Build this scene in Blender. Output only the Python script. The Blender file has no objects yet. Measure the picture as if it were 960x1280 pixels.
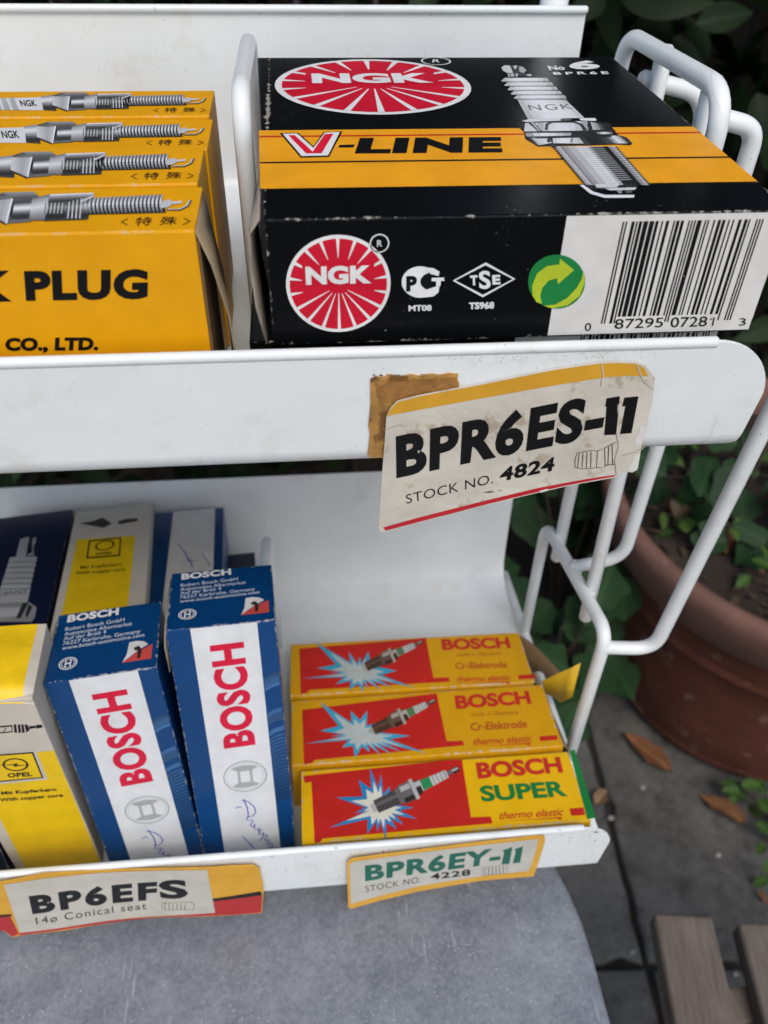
import bpy, bmesh, math, random
from mathutils import Vector, Matrix
random.seed(11)
sc = bpy.context.scene
COL = sc.collection
Z0 = 1.05            # height of the measuring origin (upper box, front top left) above the ground
rad = math.radians

# ------------------------------------------------------------------ camera
F, CX, CY = 1031.0, 480.0, 640.0
CAM = Vector((.00805581, -.19369997, .07896773))
_dn = Vector((449 - CX, 1795 - CY, F)); _z = -_dn.normalized()
_x = Vector((.995, -.045, .085)); _x = (_x - _z * _x.dot(_z)).normalized()
_y = _z.cross(_x)
ROW = [Vector((_x[i], _y[i], _z[i])) for i in range(3)]     # camera right, down, forward in the rack's frame
cd = bpy.data.cameras.new('camera'); cam = bpy.data.objects.new('camera', cd); COL.objects.link(cam)
r_, u_, b_ = ROW[0], -ROW[1], -ROW[2]
cam.matrix_world = Matrix(((r_.x, u_.x, b_.x, CAM.x), (r_.y, u_.y, b_.y, CAM.y), (r_.z, u_.z, b_.z, CAM.z + Z0), (0, 0, 0, 1)))
cd.sensor_fit = 'VERTICAL'; cd.sensor_height = 36.0; cd.sensor_width = 27.0
cd.lens = F / 1280 * 36.0; cd.clip_start = .01; cd.clip_end = 3000
cd.dof.use_dof = True; cd.dof.focus_distance = .26; cd.dof.aperture_fstop = cd.lens / 1.75
sc.camera = cam
# ------------------------------------------------------------------ sky, sun, exposure
SUN_EL, SUN_AZ = 54.0, 172.0          # azimuth of the sun, clockwise from +Y
w = bpy.data.worlds.new('World'); sc.world = w; w.use_nodes = True
nt = w.node_tree; bg = nt.nodes['Background']
sky = nt.nodes.new('ShaderNodeTexSky'); sky.sky_type = 'NISHITA'; sky.sun_disc = False
sky.sun_elevation = rad(SUN_EL); sky.sun_rotation = rad(SUN_AZ)
sky.air_density = 1.1; sky.dust_density = 2.5; sky.ozone_density = 0.0
nt.links.new(sky.outputs[0], bg.inputs[0]); bg.inputs[1].default_value = .12
sl = bpy.data.lights.new('sun', 'SUN'); sl.energy = .85; sl.angle = rad(26); sl.color = (1, .985, .94)
so = bpy.data.objects.new('sun', sl); COL.objects.link(so)
_d = Vector((math.sin(rad(SUN_AZ)) * math.cos(rad(SUN_EL)), math.cos(rad(SUN_AZ)) * math.cos(rad(SUN_EL)), math.sin(rad(SUN_EL))))
so.rotation_euler = (-_d).to_track_quat('-Z', 'Y').to_euler(); so.location = (0, 0, 4)
vs = sc.view_settings; vs.view_transform = 'Standard'; vs.look = 'None'; vs.gamma = 1; vs.use_curve_mapping = False
vs.exposure = .58

# ------------------------------------------------------------------ pixel rays (a pixel gives a direction; the plane gives the distance)
def ray(px, py): return ROW[0] * ((px - CX) / F) + ROW[1] * ((py - CY) / F) + ROW[2]
def hit(px, py, o, n):
    d = ray(px, py); return CAM + d * ((o - CAM).dot(n) / d.dot(n))
def Z(ox, oy, s): return lambda x, y: (ox + x / s, oy + y / s)

# ------------------------------------------------------------------ materials
MATS = {}
def nodes(m):
    m.use_nodes = True; t = m.node_tree; return t, t.nodes['Principled BSDF']
def N(t, kind, **kw):
    n = t.nodes.new(kind)
    for k, v in kw.items(): setattr(n, k, v)
    return n
def setin(n, **kw):
    for k, v in kw.items(): n.inputs[k].default_value = v
def noise(t, co, scale, detail=3, rough=.55):
    n = N(t, 'ShaderNodeTexNoise'); setin(n, Scale=scale, Detail=detail, Roughness=rough); t.links.new(co, n.inputs['Vector']); return n.outputs['Fac']
def ramp(t, fac, a, b, ca=(0, 0, 0, 1), cb=(1, 1, 1, 1)):
    n = N(t, 'ShaderNodeValToRGB'); e = n.color_ramp.elements; e[0].position = a; e[1].position = b; e[0].color = ca; e[1].color = cb
    t.links.new(fac, n.inputs[0]); return n.outputs[0]
def mix(t, fac, a, b):
    n = N(t, 'ShaderNodeMix', data_type='RGBA')
    if isinstance(fac, (int, float)): n.inputs[0].default_value = fac
    else: t.links.new(fac, n.inputs[0])
    for v, i in ((a, 6), (b, 7)):
        if isinstance(v, tuple): n.inputs[i].default_value = (v + (1,))[:4]
        else: t.links.new(v, n.inputs[i])
    return n.outputs[2]
def mth(t, op, a, b=None, clamp=False):
    n = N(t, 'ShaderNodeMath', operation=op, use_clamp=clamp)
    for v, i in ((a, 0), (b, 1)):
        if v is None: continue
        if isinstance(v, (int, float)): n.inputs[i].default_value = v
        else: t.links.new(v, n.inputs[i])
    return n.outputs[0]
def bump(t, p, fac, strength=.2, dist=.001):
    n = N(t, 'ShaderNodeBump'); setin(n, Strength=strength, Distance=dist); t.links.new(fac, n.inputs['Height']); t.links.new(n.outputs[0], p.inputs['Normal'])
def coords(t): return N(t, 'ShaderNodeTexCoord').outputs['Object']
def lum(c): return .2126 * c[0] + .7152 * c[1] + .0722 * c[2]

def ink(rgb, rough=.42, scuff=None):
    key = ('ink', rgb, rough)
    if key in MATS: return MATS[key]
    m = bpy.data.materials.new('printed_ink'); t, p = nodes(m); co = coords(t)
    big = ramp(t, noise(t, co, 90, 4), .3, .75)
    c = mix(t, big, tuple(x * .86 for x in rgb), tuple(min(1, x * 1.04) for x in rgb))
    fl = ramp(t, noise(t, co, 1500, 2), .70, .74)
    where = ramp(t, noise(t, co, 60, 3), .5, .68)
    f = mth(t, 'MULTIPLY', fl, where); f = mth(t, 'MULTIPLY', f, .55 if lum(rgb) < .05 else .28)
    wc = (.5, .49, .46) if lum(rgb) < .45 else (.30, .26, .2)
    c = mix(t, f, c, wc)
    t.links.new(c, p.inputs['Base Color']); setin(p, Roughness=rough); p.inputs['Specular IOR Level'].default_value = .28
    MATS[key] = m; return m

def carton_mat(rgb, dims, wear=.0007, rough=.4, wc=(.5, .47, .41), scuff=.35):
    m = bpy.data.materials.new('coated_carton'); t, p = nodes(m); co = coords(t)
    sx = N(t, 'ShaderNodeSeparateXYZ'); t.links.new(co, sx.inputs[0])
    a = [mth(t, 'MINIMUM', mth(t, 'ABSOLUTE', sx.outputs[i]), mth(t, 'ABSOLUTE', mth(t, 'SUBTRACT', dims[i], sx.outputs[i]))) for i in range(3)]
    mn = mth(t, 'MINIMUM', mth(t, 'MINIMUM', a[0], a[1]), a[2]); mx = mth(t, 'MAXIMUM', mth(t, 'MAXIMUM', a[0], a[1]), a[2])
    mid = mth(t, 'SUBTRACT', mth(t, 'SUBTRACT', mth(t, 'ADD', mth(t, 'ADD', a[0], a[1]), a[2]), mn), mx)
    corner = mth(t, 'SUBTRACT', mx, 0)
    n1 = mth(t, 'ADD', mth(t, 'MULTIPLY', noise(t, co, 330, 5, .75), .7), mth(t, 'MULTIPLY', noise(t, co, 40, 2), .3))
    lim = mth(t, 'MULTIPLY', mth(t, 'SUBTRACT', n1, .47), wear * 9)
    near = mth(t, 'MULTIPLY', mth(t, 'SUBTRACT', lim, mid), 2500, clamp=True)
    big = ramp(t, noise(t, co, 70, 4), .3, .75)
    c = mix(t, big, tuple(x * .90 for x in rgb), tuple(min(1, x * 1.03) for x in rgb))
    fl = mth(t, 'MULTIPLY', ramp(t, noise(t, co, 1300, 2), .69, .73), ramp(t, noise(t, co, 55, 3), .52, .66))
    c = mix(t, mth(t, 'MULTIPLY', fl, scuff), c, wc)
    c = mix(t, mth(t, 'MULTIPLY', near, .62), c, wc)
    t.links.new(c, p.inputs['Base Color'])
    t.links.new(mth(t, 'ADD', mth(t, 'MULTIPLY', near, .35), rough), p.inputs['Roughness'])
    p.inputs['Specular IOR Level'].default_value = .2 if lum(rgb) < .01 else .32
    bump(t, p, noise(t, co, 45, 3), .14, .0012)
    return m

def plain(name, rgb, rough=.6, var=.18, scale=40, bmp=0.0, bscale=200, metal=0.0, spec=.4, spots=None):
    key = (name,)
    if key in MATS: return MATS[key]
    m = bpy.data.materials.new(name); t, p = nodes(m); co = coords(t)
    f = ramp(t, noise(t, co, scale, 5), .28, .74)
    c = mix(t, f, tuple(x * (1 - var) for x in rgb), tuple(min(1, x * (1 + var)) for x in rgb))
    if spots:
        col, sscale, th, amt = spots
        c = mix(t, mth(t, 'MULTIPLY', ramp(t, noise(t, co, sscale, 4, .65), th, th + .06), amt), c, col)
    t.links.new(c, p.inputs['Base Color']); setin(p, Roughness=rough, Metallic=metal); p.inputs['Specular IOR Level'].default_value = spec
    if bmp: bump(t, p, noise(t, co, bscale, 4), bmp, .002)
    MATS[key] = m; return m

def enamel():
    if 'enamel' in MATS: return MATS['enamel']
    m = bpy.data.materials.new('white_enamel'); t, p = nodes(m); co = coords(t)
    c = mix(t, ramp(t, noise(t, co, 22, 5), .3, .75), (.70, .73, .725), (.78, .81, .805))
    c = mix(t, mth(t, 'MULTIPLY', ramp(t, noise(t, co, 38, 6, .7), .55, .70), .26), c, (.46, .39, .30))          # yellowed grime
    c = mix(t, mth(t, 'MULTIPLY', mth(t, 'MULTIPLY', ramp(t, noise(t, co, 700, 3), .68, .72), ramp(t, noise(t, co, 45, 3), .5, .6)), .6), c, (.16, .13, .11))
    vo = N(t, 'ShaderNodeTexVoronoi', feature='DISTANCE_TO_EDGE'); setin(vo, Scale=34); t.links.new(co, vo.inputs['Vector'])
    ln = mth(t, 'MULTIPLY', ramp(t, vo.outputs['Distance'], .0, .012, (1, 1, 1, 1), (0, 0, 0, 1)), ramp(t, noise(t, co, 30, 3), .58, .66))
    c = mix(t, mth(t, 'MULTIPLY', ln, .25), c, (.3, .28, .25))
    t.links.new(c, p.inputs['Base Color']); setin(p, Roughness=.34); p.inputs['Specular IOR Level'].default_value = .5
    rs = mth(t, 'MULTIPLY', ramp(t, noise(t, co, 260, 4, .7), .66, .70), ramp(t, noise(t, co, 24, 3), .60, .68)); c2 = mix(t, mth(t, 'MULTIPLY', rs, .8), c, (.16, .075, .03)); t.links.new(c2, p.inputs['Base Color'])
    t.links.new(mth(t, 'ADD', mth(t, 'MULTIPLY', noise(t, co, 60, 4), .30), .18), p.inputs['Roughness'])
    bump(t, p, noise(t, co, 110, 3), .14, .001)
    MATS['enamel'] = m; return m

# ------------------------------------------------------------------ object helpers
def tag(o, label=None, cat=None, group=None, kind=None):
    if label: o['label'] = label
    if cat: o['category'] = cat
    if group: o['group'] = group
    if kind: o['kind'] = kind
    return o
def thing(name, label, cat, org, M=None, group=None):
    o = bpy.data.objects.new(name, None); COL.objects.link(o); o.empty_display_size = .02
    M = M or Matrix.Identity(3)
    o.matrix_world = Matrix.Translation(Vector(org) + Vector((0, 0, Z0))) @ M.to_4x4()
    tag(o, label, cat, group); return o
def link(name, me, mats, parent=None, loc=None):
    o = bpy.data.objects.new(name, me); COL.objects.link(o)
    for m in (mats if isinstance(mats, (list, tuple)) else [mats]): me.materials.append(m)
    if parent: o.parent = parent
    if loc is not None: o.location = loc
    return o
def mesh(name, v, f, smooth=False):
    me = bpy.data.meshes.new(name); me.from_pydata([tuple(x) for x in v], [], f); me.update()
    if smooth: me.polygons.foreach_set('use_smooth', [True] * len(me.polygons))
    return me
def bmesh_to(name, bm, smooth=False):
    me = bpy.data.meshes.new(name); bm.to_mesh(me); bm.free()
    if smooth: me.polygons.foreach_set('use_smooth', [True] * len(me.polygons))
    return me
def box_bm(lo, hi, bev=0, seg=2):
    bm = bmesh.new(); bmesh.ops.create_cube(bm, size=1)
    for v in bm.verts: v.co = Vector([lo[i] + (v.co[i] + .5) * (hi[i] - lo[i]) for i in range(3)])
    if bev: bmesh.ops.bevel(bm, geom=bm.edges[:], offset=bev, segments=seg, affect='EDGES', profile=.6)
    return bm
def tube(name, pts, r, mat, parent, bend=.0, seg=12, rel=(0, 0, 0), cap=True):
    """a round bar along pts (rack coordinates), corners rounded with radius bend"""
    P = [Vector(p) - Vector(rel) for p in pts]; path = [P[0]]
    for i in range(1, len(P) - 1):
        a, b, c = P[i - 1], P[i], P[i + 1]; bd = min(bend, (a - b).length * .48, (c - b).length * .48)
        if bd <= 0: path.append(b); continue
        p0 = b + (a - b).normalized() * bd; p1 = b + (c - b).normalized() * bd
        for k in range(9):
            s = k / 8; path.append(p0 * (1 - s) ** 2 + b * 2 * s * (1 - s) + p1 * s * s)
    path.append(P[-1]); v = []; f = []
    up = None
    n = len(path)
    for i, p in enumerate(path):
        d = (path[min(i + 1, n - 1)] - path[max(i - 1, 0)]).normalized()
        if up is None: up = d.orthogonal().normalized()
        up = (up - d * up.dot(d)).normalized(); sd = d.cross(up)
        for k in range(seg):
            a = 2 * math.pi * k / seg; v.append(p + (up * math.cos(a) + sd * math.sin(a)) * r)
    for i in range(n - 1):
        for k in range(seg):
            f.append((i * seg + k, i * seg + (k + 1) % seg, (i + 1) * seg + (k + 1) % seg, (i + 1) * seg + k))
    if cap:
        for base, p, d, fl in ((0, path[0], (path[0] - path[1]).normalized(), True), ((n - 1) * seg, path[-1], (path[-1] - path[-2]).normalized(), False)):
            c2 = len(v)
            for k in range(seg): v.append((v[base + k] - p) * .72 + p + d * r * .35)
            v.append(p + d * r * .45)
            for k in range(seg):
                q = (base + k, base + (k + 1) % seg, c2 + (k + 1) % seg, c2 + k); f.append(q[::-1] if not fl else q[::-1])
                f.append((c2 + k, c2 + (k + 1) % seg, c2 + seg))
    me = mesh(name, v, f, True); bm = bmesh.new(); bm.from_mesh(me); bmesh.ops.recalc_face_normals(bm, faces=bm.faces[:]); bm.to_mesh(me); bm.free()
    return link(name, me, mat, parent)

# ------------------------------------------------------------------ lettering
GL = {}
def glyphs(txt, bold, sp=1.0):
    key = (txt, bold, sp)
    if key in GL: return GL[key]
    c = bpy.data.curves.new('lettering', 'FONT'); c.body = txt; c.size = 1; c.offset = bold; c.space_character = sp; c.resolution_u = 4
    o = bpy.data.objects.new('lettering', c); COL.objects.link(o); bpy.context.view_layer.update()
    me = bpy.data.meshes.new_from_object(o.evaluated_get(bpy.context.evaluated_depsgraph_get()))
    v = [(x.co.x, x.co.y) for x in me.vertices]; f = [tuple(p.vertices) for p in me.polygons]
    bpy.data.objects.remove(o); bpy.data.curves.remove(c); bpy.data.meshes.remove(me)
    if v:
        x0 = min(a[0] for a in v); x1 = max(a[0] for a in v)
        cap = (.685 + bold) if True else 1
        v = [((a[0] - x0) / (x1 - x0), (a[1] + bold) / (cap + bold)) for a in v]
    GL[key] = (v, f); return GL[key]

WHITE = (.78, .78, .77); BLACK = (.005, .005, .0055); NGKRED = (.60, .008, .030); BAND = (.86, .37, .014)
class Face:
    """a flat printed face: origin, two axes, normal, all in rack coordinates; its thing's frame for building"""
    def __init__(s, o, ex, ey, n, org, M, warp=None, cuts=()):
        s.o, s.ex, s.ey, s.n, s.org, s.Mi = Vector(o), Vector(ex), Vector(ey), Vector(n), Vector(org), M.transposed()
        s.warp, s.cuts = warp, cuts
    def uv(s, p):
        q = hit(p[0], p[1], s.o, s.n) - s.o; return (q.dot(s.ex), q.dot(s.ey))
    def loc(s, u, v, off):
        if s.warp: off = off + s.warp(u, v)
        return s.Mi @ (s.o + s.ex * u + s.ey * v + s.n * off - s.org)
class Print:
    def __init__(s, face, name): s.face, s.name, s.v, s.f, s.mi, s.mats = face, name, [], [], [], []
    def _m(s, col):
        m = ink(col) if isinstance(col, tuple) else col
        if m not in s.mats: s.mats.append(m)
        return s.mats.index(m)
    def add(s, uvs, faces, col, layer):
        b = len(s.v); mi = s._m(col)
        s.v += [(u, v, .00006 + .00005 * layer) for u, v in uvs]
        for f in faces: s.f.append(tuple(i + b for i in f)); s.mi.append(mi)
    def uvpoly(s, pts, col, layer=1): s.add(pts, [tuple(range(len(pts)))], col, layer)
    def poly(s, pts, col, layer=1, T=None):
        s.uvpoly([s.face.uv(T(*p) if T else p) for p in pts], col, layer)
    def ell(s, c, rx, ry, col, layer=1, T=None, n=40, a0=0, a1=360):
        s.poly([(c[0] + rx * math.cos(rad(a0 + (a1 - a0) * k / n)), c[1] + ry * math.sin(rad(a0 + (a1 - a0) * k / n))) for k in range(n if a1 - a0 == 360 else n + 1)], col, layer, T)
    def uvring(s, c, r0, r1, col, layer=1, n=48, a0=0, a1=360):
        pts = []; fs = []
        for k in range(n + 1):
            a = rad(a0 + (a1 - a0) * k / n)
            pts += [(c[0] + r0 * math.cos(a), c[1] + r0 * math.sin(a)), (c[0] + r1 * math.cos(a), c[1] + r1 * math.sin(a))]
            if k: fs.append((2 * k - 2, 2 * k - 1, 2 * k + 1, 2 * k))
        s.add(pts, fs, col, layer)
    def uvdisc(s, c, r, col, layer=1, n=48): s.uvpoly([(c[0] + r * math.cos(2 * math.pi * k / n), c[1] + r * math.sin(2 * math.pi * k / n)) for k in range(n)], col, layer)
    def uvline(s, pts, wd, col, layer=1, closed=False):
        P = [Vector(p) for p in pts]; n = len(P); L = []; R = []
        for i, p in enumerate(P):
            a = P[i - 1] if (i or closed) else P[i]; b = P[(i + 1) % n] if (i < n - 1 or closed) else P[i]
            d = (b - a); d = d.normalized() if d.length > 1e-9 else Vector((1, 0)); q = Vector((-d.y, d.x)) * wd / 2
            L.append(tuple(p + q)); R.append(tuple(p - q))
        fs = [(i, (i + 1) % n, n + (i + 1) % n, n + i) for i in range(n if closed else n - 1)]
        s.add(L + R, fs, col, layer)
    def line(s, pts, wpx, col, layer=1, T=None, closed=False):
        pp = [T(*p) if T else p for p in pts]; uv = [s.face.uv(p) for p in pp]
        a = Vector(s.face.uv((pp[0][0] + 1, pp[0][1]))) - Vector(uv[0]); s.uvline(uv, wpx * a.length, col, layer, closed)
    def uvtext(s, txt, bl, br, tl, col, bold=.02, layer=2, sp=1.0):
        g, f = glyphs(txt, bold, sp); bl, br, tl = Vector(bl), Vector(br), Vector(tl)
        s.add([tuple(bl + (br - bl) * x + (tl - bl) * y) for x, y in g], f, col, layer)
    def text(s, txt, bl, br, tl, col, bold=.02, layer=2, T=None, sp=1.0):
        q = [s.face.uv(T(*p) if T else p) for p in (bl, br, tl)]; s.uvtext(txt, *q, col, bold, layer, sp)
    def grad(s, q, tones, layer, T, across=False):
        """printed shading: quad (tl, tr, br, bl) cut into strips from its first side to its opposite"""
        a, b, c, d = [Vector(x) for x in q]; n = len(tones)
        if across: a, b, c, d = a, d, c, b
        for k, t_ in enumerate(tones):
            l0, l1 = a.lerp(d, k / n), a.lerp(d, (k + 1) / n); r0, r1 = b.lerp(c, k / n), b.lerp(c, (k + 1) / n)
            s.poly([tuple(l0), tuple(r0), tuple(r1), tuple(l1)], (t_, t_, t_ * 1.01), layer, T)
    def build(s, parent):
        bm = bmesh.new(); vs_ = [bm.verts.new(x) for x in s.v]
        for f, mi in zip(s.f, s.mi):
            try: bf = bm.faces.new([vs_[i] for i in f]); bf.material_index = mi
            except ValueError: pass
        for cu in s.face.cuts:
            bmesh.ops.bisect_plane(bm, geom=bm.verts[:] + bm.edges[:] + bm.faces[:], plane_co=(cu, 0, 0), plane_no=(1, 0, 0))
        for v in bm.verts: v.co = s.face.loc(v.co.x, v.co.y, v.co.z)
        bm.normal_update()
        me = bmesh_to(s.name, bm)
        o = link(s.name, me, s.mats, parent); return o

class Carton:
    def __init__(s, name, label, org, dims, rot=(0, 0, 0), col=WHITE, group=None, wear=.0007, rough=.38, scuff=.35, cat='box', wc=(.5, .47, .41), bev=.0006):
        s.dims, s.org = dims, Vector(org)
        v = Vector(rot); s.M = Matrix.Rotation(v.length, 3, v) if v.length > 1e-9 else Matrix.Identity(3)
        s.t = thing(name, label, cat, org, s.M, group)
        w_, d_, h_ = dims
        bm = box_bm((0, 0, 0), dims, bev)
        s.body = link('carton_body', bmesh_to('carton_body', bm), carton_mat(col, dims, wear, rough, wc, scuff), s.t)
        X, Y, Zv = s.M.col[0], s.M.col[1], s.M.col[2]
        f = lambda o, ex, ey, n: Face(s.org + s.M @ Vector(o), ex, ey, n, s.org, s.M)
        s.front = f((0, 0, 0), X, Zv, -Y); s.top = f((0, 0, h_), X, Y, Zv)
        s.right = f((w_, 0, 0), Y, Zv, X); s.left = f((0, d_, 0), -Y, Zv, -X)
    def print(s, face, name): return Print(getattr(s, face), name)

# ================================================================== ground, paving
def soil_mat():
    return plain('garden_soil', (.028, .021, .016), .95, .5, 9, .9, 60, spots=((.09, .06, .035), 45, .62, .7))
gm = mesh('ground', [(-400, -400, -.03), (400, -400, -.03), (400, 400, -.03), (-400, 400, -.03)], [(0, 1, 2, 3)])
tag(link('ground', gm, soil_mat()), kind='structure')
def stone_mat(k, c):
    m = bpy.data.materials.new('paving_stone'); t, p = nodes(m); co = coords(t)
    cc = mix(t, ramp(t, noise(t, co, 7, 6, .6), .32, .70), tuple(x * .62 for x in c), tuple(x * 1.22 for x in c))
    cc = mix(t, mth(t, 'MULTIPLY', ramp(t, noise(t, co, 60, 6, .75), .45, .72), .45), cc, tuple(x * 1.6 for x in c))
    cc = mix(t, mth(t, 'MULTIPLY', ramp(t, noise(t, co, 16, 6, .75), .50, .66), .75), cc, (.036, .031, .025))
    cc = mix(t, mth(t, 'MULTIPLY', ramp(t, noise(t, co, 420, 3, .6), .66, .72), .4), cc, (.22, .21, .19))
    t.links.new(cc, p.inputs['Base Color']); setin(p, Roughness=.82); p.inputs['Specular IOR Level'].default_value = .3
    bump(t, p, noise(t, co, 45, 7, .75), 1.0, .006); return m
stone = [stone_mat(k, c) for k, c in enumerate(((.125, .120, .110), (.140, .135, .124), (.115, .110, .102)))]
pv = mesh('paving', [(-3, -2.5, -.012), (3, -2.5, -.012), (3, .86, -.012), (-3, .86, -.012)], [(0, 1, 2, 3)])
paving = tag(link('paving', pv, plain('joint_sand', (.030, .026, .021), .95, .4, 30, .6)), kind='structure')
def slab_mesh(seed, hw=.2965):
    rg = random.Random(seed); n = 22; ring = []
    for sd_ in range(4):
        for k in range(n):
            t_ = -1 + 2 * k / n; e = 1 + rg.uniform(-.010, .003) - (rg.uniform(.01, .03) if rg.random() < .12 else 0); x, y = ((t_, -e), (e, t_), (-t_, e), (-e, -t_))[sd_]; ring.append((x * hw, y * hw))
    v = []; f = []; m_ = len(ring)
    for sc_, z in ((1, -.016), (1, -.004), (.992, -.0005), (.982, 0)): v += [(x * sc_, y * sc_, z + (rg.uniform(-.0012, .0004) if z > -.01 else 0)) for x, y in ring]
    for i in range(3):
        for k in range(m_): f.append((i * m_ + k, i * m_ + (k + 1) % m_, (i + 1) * m_ + (k + 1) % m_, (i + 1) * m_ + k))
    f.append(tuple(3 * m_ + k for k in range(m_))); me = mesh('slab', v, f, True); me.materials.append(stone[0]); return me
slabs = [slab_mesh(k) for k in range(4)]
ya = rad(-3.5); ux = Vector((math.cos(ya), math.sin(ya), 0)); uy = Vector((-math.sin(ya), math.cos(ya), 0))
for i in range(-3, 3):
    for j in range(-3, 1):
        p = Vector((.405, .172, 0)) + ux * (i + .5) * .60 + uy * (j + .5) * .60
        for jj in ((0,) if j < 0 else (0,)):
            o = bpy.data.objects.new('slab', slabs[(i + j * 3) % 4]); COL.objects.link(o)
            o.parent = paving; o.location = (p.x, p.y, random.uniform(-.003, .001)); o.rotation_euler = (random.uniform(-.004, .004), random.uniform(-.004, .004), ya + random.choice((0, math.pi / 2, math.pi)) + random.uniform(-.004, .004))
            o.material_slots[0].link = 'OBJECT'; o.material_slots[0].material = stone[(i * 2 + j) % 3]

# ================================================================== display rack
RK = Vector((0, .1, -Z0))
U_ = random.Random(5).uniform
rack = thing('display_rack', 'white enamelled wire and sheet metal display rack with two stepped shelves of boxes', 'rack', RK)
EN = enamel(); WR = .0033
def rel(v): return [Vector(p) - RK for p in v]
def sheet(name, prof, x0, x1, th, parent, end_round=None):
    """a bent metal sheet: profile in (y,z) swept along x, with thickness"""
    n = len(prof); off = []
    for i in range(n):
        a = Vector(prof[max(i - 1, 0)]); b = Vector(prof[min(i + 1, n - 1)]); d = (b - a).normalized(); off.append(Vector(prof[i]) + Vector((-d.y, d.x)) * th)
    loop = [Vector(p) for p in prof] + off[::-1]; v = []; m = len(loop)
    for x in (x0, x1): v += [Vector((x, p.x, p.y)) for p in loop]
    f = [(i, (i + 1) % m, m + (i + 1) % m, m + i) for i in range(m)] + [(i, i + 1, m - 2 - i, m - 1 - i) for i in range(n - 1)] + [(m + m - 1 - i, m + m - 2 - i, m + i + 1, m + i) for i in range(n - 1)]
    bm = bmesh.new(); vv = [bm.verts.new(p) for p in rel(v)]
    for q in f: bm.faces.new([vv[i] for i in q])
    bmesh.ops.recalc_face_normals(bm, faces=bm.faces[:])
    bm.faces.ensure_lookup_table()
    me = bmesh_to(name, bm, True); me.set_sharp_from_angle(angle=rad(35))
    return link(name, me, EN, parent)
def lip(name, x0, x1, yf, zt, zb, rt, rb, parent, th=.0011):
    """front lip: plate with a rounded right end and a rolled upper hem"""
    pts = [(x0, zb), (x1 - rb, zb)]
    for k in range(1, 7): a = rad(-90 + 80 * k / 6); pts.append((x1 - .002 - rb + rb * math.cos(a), zb + rb + rb * math.sin(a)))
    for k in range(0, 13): a = rad(4 + 86 * k / 12); pts.append((x1 - rt + rt * math.cos(a), zt - .0012 - rt + rt * math.sin(a)))
    pts.append((x0, zt - .0012)); bm = bmesh.new()
    fr = bm.faces.new([bm.verts.new(Vector((p[0], yf, p[1])) - RK) for p in pts])
    br = .0075; zl_ = zb - RK.z
    for k in range(8): bmesh.ops.bisect_plane(bm, geom=bm.verts[:] + bm.edges[:] + bm.faces[:], plane_co=(0, 0, zl_ + br * (k + .5) / 8), plane_no=(0, 0, 1))
    ex = bmesh.ops.extrude_face_region(bm, geom=bm.faces[:])
    for g in ex['geom']:
        if isinstance(g, bmesh.types.BMVert): g.co.y += th
    for g in bm.verts:
        d = g.co.z - zl_
        if d < br: g.co.y += (br - math.sqrt(max(0, br * br - (br - d) ** 2))) * .8
    bmesh.ops.recalc_face_normals(bm, faces=bm.faces[:])
    me = bmesh_to(name, bm, True); me.set_sharp_from_angle(angle=rad(40))
    o = link(name, me, EN, parent)
    md = o.modifiers.new('bevel', 'BEVEL'); md.width = .0004; md.segments = 2; md.limit_method = 'ANGLE'
    return o
# upper shelf
XL = -.46
up = sheet('upper_shelf', [(-.0058, -.0640), (-.0052, -.0672), (-.0030, -.0688), (.05, -.0693), (.12, -.0696), (.192, -.0696), (.199, -.068), (.2035, -.0635), (.205, -.056), (.205, -.03), (.205, .0052)], XL, .1345, -.0010, rack)
hm = tube('rolled_hem', [(XL, .2048, .0056), (.1343, .2048, .0056)], .0016, EN, rack, rel=RK)
lu = lip('upper_front_lip', XL, .1367, -.0072, -.0315, -.0708, .0185, .005, rack)
tube('lip_hem', [(XL, -.0062, -.0322), (.118, -.0062, -.0334)], .0016, EN, lu, rel=RK)
# lower shelf, leaning back a little
SL = -.13
fz = lambda y: -.3185 + SL * (y + .005)
lowp = [(-.0163, -.3140), (-.0150, -.3165), (-.010, fz(-.010))] + [(y, fz(y)) for y in (.04, .09, .14, .178)] + [(.190, fz(.190) + .0012), (.199, fz(.199) + .0055), (.204, fz(.204) + .014), (.2055, -.318), (.2065, -.29), (.2075, -.2475)]
sheet('lower_shelf', lowp, XL, .1380, -.0010, rack)
ll = lip('lower_front_lip', XL, .1395, -.0178, -.2795, -.3225, .016, .004, rack)
tube('lip_hem', [(XL, -.0168, -.2800), (.124, -.0168, -.2812)], .0016, EN, ll, rel=RK)
# side hoops and dividers
def hoop(name, x, yf, zf, yb, zb, floor, bend=.014):
    return tube(name, [(x, yf, floor(yf)), (x, yf, zf), (x, yb, zb), (x, yb, floor(yb))], WR if x > 0 else .0029, EN, rack, bend, rel=RK)
upf = lambda y: -.070
hoop('side_hoop', .1405, .0705, .0085, .167, .0045, upf)
hoop('divider_hoop', -.0082, .070, .0085, .160, .0050, upf)
hoop('divider_hoop', -.190, .070, .0085, .167, .0045, upf)
hoop('side_hoop', .1405, .0435, -.2165, .1455, -.2415, fz, .012)
hoop('divider_hoop', -.0195, .092, -.230, .1465, -.2405, fz, .010)
tube('base_wire', [(.1405, .000, fz(.000) + .001), (.1405, .206, fz(.206) + .001)], WR * .9, EN, rack, rel=RK)
tube('base_wire', [(.1385, .012, -.068), (.1385, .203, -.068)], WR * .9, EN, rack, rel=RK)
tube('side_rod', [(.1448, .1360, .0060), (.1448, .131, -.2545)], WR, EN, rack, rel=RK)
tube('side_rod', [(.1448, .0910, .0070), (.1448, .0772, -.2445)], WR, EN, rack, rel=RK)
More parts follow.
